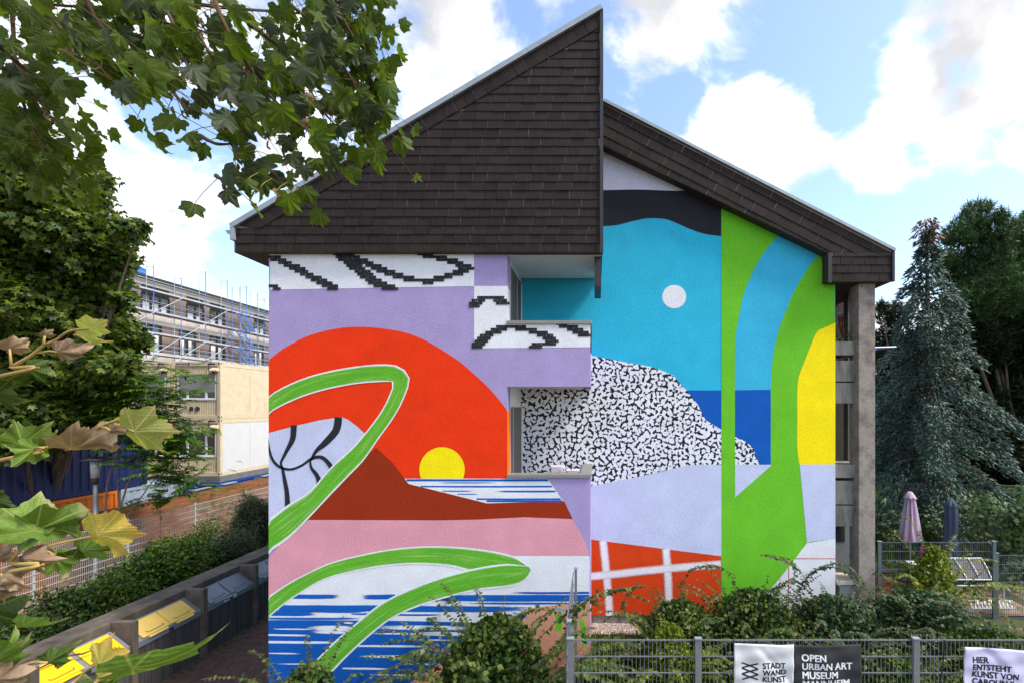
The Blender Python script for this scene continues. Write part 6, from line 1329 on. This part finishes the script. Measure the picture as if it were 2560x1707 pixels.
f((243, 1337), (368, 1342), 1.19, PM_y, .55, .0, .3, .45, .2, .95); f((182, 1395), (310, 1362), 1.22, PM_gd, .9, .03, .4, .4, .2, .55, 0, (120, 1372)); f((205, 1375), (300, 1372), 1.21, PM_g, .7, 0, .5, .9, .25, .6, 1.0)
f((140, 1395), (168, 1462), 1.2, PM_g, .4, .0, .35, .6, .2, .8, 0, (110, 1372)); f((60, 1395), (140, 1408), 1.17, PM_b, .5, 0, .8, 1.2, .35, .7, 1.6); f((70, 1385), (110, 1430), 1.19, PM_b, .2, 0, .8, 1.2, .35, .8, 1.6); f((5, 1440), (66, 1478), 1.16, PM_b, .4, 0, .8, .9, .35, .8, 1.2, (0, 1436))
f((-10, 1400), (26, 1358), 1.17, PM_b, .2, 0, .7, 1.0, .3, .9, 1.4); f((-20, 1470), (50, 1500), 1.15, PM_b, .5, 0, .7, .9, .35, .8, 1.2); f((-30, 1250), (45, 1265), 1.25, PM_gd, .9, 0, .3, .5, .2, .7); f((-30, 1330), (45, 1330), 1.25, PM_gd, .8, 0, .3, .5, .2, .7)
f((-40, 1520), (110, 1582), 1.25, PM_gd, .95, .05, .4, .4, .2, .7); f((60, 1560), (186, 1566), 1.25, PM_g, 1.1, .05, .5, .6, .2, .5); f((20, 1640), (130, 1592), 1.3, PM_gd, .8, .1, .3, .5, .2, .8)
f((250, 1657), (338, 1622), 1.08, PM_y, .2, .0, .2, .3, .12, 1.05); f((332, 1668), (650, 1606), .98, PM_g, 1.0, .10, .5, .3, .14, .34)
f((120, 1655), (176, 1625), 1.12, PM_gd, .3, 0, .8, 1.3, .3, .9, 2.0, (60, 1660)); f((-20, 1660), (70, 1600), 1.1, PM_g, .6, 0, .5, .8, .3, .7, .8); f((-10, 1700), (80, 1672), 1.1, PM_b, .5, 0, .7, .9, .35, .7, 1.2); f((0, 1625), (62, 1580), 1.1, PM_g, .6, 0, .5, .8, .3, .6, .8); f((250, 1720), (330, 1690), 1.15, PM_gd, .7, .05, .3, .4, .2, .9); f((230, 1700), (190, 1670), 1.15, PM_gd, .7, .05, .3, .4, .2, .9)

# ---- boughs hanging in from above
ov = thing('plane_tree', 'overhanging plane tree boughs with lobed green leaves against the sky', 'tree', (-7.5, 2.2, ground_z(np.array(-7.5), np.array(2.2)).item()))
MB().tube([(-7.5, 2.2, GL), (-7.45, 2.2, 2.5), (-7.3, 2.3, 6), (-6.8, 2.6, 9.5), (-6.2, 3.0, 12)], [.32, .27, .22, .16, .06], 12).build('trunk', M_bark, ov, smooth=True)
twigs = [([(330, -60), (400, 0), (445, 90), (462, 150), (490, 205), (525, 260)], 3.0, 34), ([(430, -60), (470, 25), (510, 110), (557, 185), (585, 240)], 3.3, 30), ([(520, -40), (560, 60), (600, 130), (650, 210), (700, 265), (765, 325), (800, 345)], 3.1, 44), ([(690, -40), (720, 5), (765, 45), (805, 85), (850, 150), (880, 200)], 3.4, 38),
         ([(560, 300), (590, 345), (620, 385), (640, 420), (680, 450)], 3.0, 10), ([(640, 410), (680, 430), (700, 455), (725, 470)], 3.0, 6), ([(640, 250), (660, 300), (690, 340)], 3.1, 6), ([(20, -60), (32, 60), (40, 180), (58, 260), (90, 330), (110, 390)], 3.4, 46), ([(-40, 40), (0, 150), (30, 260), (30, 360), (60, 430)], 3.6, 40), ([(100, -60), (130, 40), (190, 110), (250, 170), (290, 215)], 3.2, 40),
         ([(200, -60), (230, 30), (290, 120), (350, 190), (400, 235)], 3.4, 44), ([(800, -40), (840, 20), (880, 90), (915, 170), (940, 230), (955, 280)], 3.5, 44), ([(880, -30), (910, 30), (935, 70), (950, 110)], 3.6, 22), ([(700, 120), (760, 180), (820, 240), (870, 290), (905, 335)], 3.5, 36), ([(760, 100), (830, 150), (890, 210), (925, 270), (930, 320)], 3.6, 34), ([(-20, 100), (60, 170), (110, 200), (170, 225)], 3.3, 18),
         ([(620, 60), (700, 120), (760, 200), (800, 270), (835, 310)], 3.3, 30), ([(60, 20), (180, 60), (300, 80), (420, 110)], 3.5, 40), ([(300, 20), (420, 60), (540, 90), (640, 150)], 3.6, 40), ([(0, -30), (120, 10), (260, 20), (400, 30)], 3.7, 44), ([(420, 0), (560, 20), (700, 30), (820, 40)], 3.7, 44), ([(40, 150), (90, 260), (140, 300), (185, 330)], 3.4, 8), ([(480, 200), (520, 240), (540, 290), (560, 330)], 2.9, 10), ([(400, 180), (440, 240), (470, 280)], 3.0, 8), ([(500, 340), (540, 360), (580, 360)], 3.0, 3), ([(540, 440), (560, 450), (600, 445)], 3.0, 3),
         ([(560, 90), (620, 200), (640, 260), (660, 330)], 3.4, 26), ([(840, 0), (880, 60), (905, 120), (930, 180)], 3.6, 30), ([(0, 300), (40, 340), (80, 400), (120, 440)], 3.8, 30), ([(-30, 200), (20, 280), (70, 320), (140, 350)], 3.7, 30), ([(-20, 350), (30, 390), (80, 430), (150, 400)], 4.0, 30), ([(60, 180), (110, 240), (150, 270)], 3.6, 16)]
leafpts = []
tw = MB(); tw2 = []
for pts, Y, n_ in twigs:
    q = smooth_pts([P(x, y, Y + .15 * math.sin(x * .02)) for x, y in pts]); MB().tube(q, [.013 * (1 - .75 * i / (len(q) - 1)) + .0015 for i in range(len(q))], 6).build('branch', M_twig, ov, smooth=True)
    for k in range(n_):
        s = random.random() * (len(q) - 1); i = min(int(s), len(q) - 2); p = q[i].lerp(q[i + 1], s - i); off = Vector((random.gauss(0, .11), random.gauss(0, .22), random.gauss(-.02, .10))); leafpts.append((p, p + off))
for x, y, yb in ((400, -120, 3.2), (800, -150, 3.5), (60, -120, 3.5)):   # boughs that carry the twigs back to the trunk
    p = P(x, y, yb); MB().tube(smooth_pts([(-6.6, 2.7, 10.2), ((-6.6 + p.x) / 2, (2.7 + yb) / 2, (10.2 + p.z) / 2 + .5), p]), [.09] * 6 + [.07] * 6 + [.03], 8).build('bough', M_bark, ov, smooth=True)
hang = [(P(480, 265, 2.8), 0), (P(505, 365, 2.9), 1), (P(560, 430, 2.7), 0), (P(615, 455, 2.8), 0), (P(700, 315, 3.0), 0), (P(690, 480, 2.8), 0), (P(740, 440, 2.9), 0), (P(820, 380, 3.0), 0), (P(970, 215, 3.2), 0), (P(760, 420, 2.9), 0), (P(600, 380, 2.9), 0), (P(545, 300, 2.9), 0), (P(650, 470, 2.8), 0), (P(720, 495, 2.8), 0)]
for p, k in hang: leafpts.append((p + Vector((0, .1, .1)), p))
variants = [plane_leaf_mesh('overhead_leaf', random.uniform(.05, .5), random.uniform(.1, .9), random.uniform(.08, .22), 900 + i, random.uniform(.8, 1.05), 3) for i in range(12)] 
curled = [plane_leaf_mesh('curled_leaf', .8, 1.3, .3, 950 + i, .6, 3, 2.0) for i in range(3)]
vm = []
for me in variants:
    for m in (PM_over, PM_over, PM_over2):
        c = me.copy(); c.materials.append(m); vm.append(c)
cm = []
for me in curled: c = me.copy(); c.materials.append(PM_b); cm.append(c)
rest = MB(); restm = []; tot = 0
random.shuffle(leafpts); leafpts.sort(key=lambda e: e[1].y); small = []
pet = MB()
for k, (o_, p) in enumerate(leafpts):
    dry = random.random() < .10; sz = random.uniform(.075, .138) * (.6 if dry else 1.0)
    tip = Vector((random.gauss(.15, .55), random.gauss(0, .4), -1 + random.gauss(0, .45))).normalized(); nr = Vector((random.gauss(0, .6), -1 + random.gauss(0, .5), random.gauss(-.2, .6))); sd = tip.cross(nr).normalized(); nr = sd.cross(tip)
    M = Matrix.Translation(p) @ Matrix((sd, tip, nr)).transposed().to_4x4() @ Matrix.Scale(sz, 4); me = random.choice(cm if dry else vm)
    pet.tube([o_, o_.lerp(p, .6) + Vector((0, 0, .01)), p], .0022, 4, False)
    if k < 300:
        ob = bpy.data.objects.new('leaf', me); COL.objects.link(ob); ob.parent = ov; ob.matrix_local = Matrix.Translation(-BASE[ov]) @ M
    else: small.append((me, M))
tag(pet.build('petioles', M_petiole, ov), kind='stuff')
# the rest joined, grouped as one part of foliage
V, Fq, lp_ = [], [], []
import itertools
for me, M in small:
    k = len(V); V += [tuple(M @ v.co) for v in me.vertices]; lp_ += list(itertools.chain.from_iterable(a.vector for a in me.attributes['leafpos'].data)); Fq += [tuple(i + k for i in pg.vertices) for pg in me.polygons]
me = bpy.data.meshes.new('foliage'); bb = BASE[ov]; me.from_pydata([(x - bb.x, y - bb.y, z - bb.z) for x, y, z in V], [], Fq); at = me.attributes.new('leafpos', 'FLOAT_VECTOR', 'POINT'); at.data.foreach_set('vector', lp_); me.polygons.foreach_set('use_smooth', [True] * len(me.polygons)); me.update()
tag(link_mesh('foliage', me, PM_over, ov), kind='stuff')
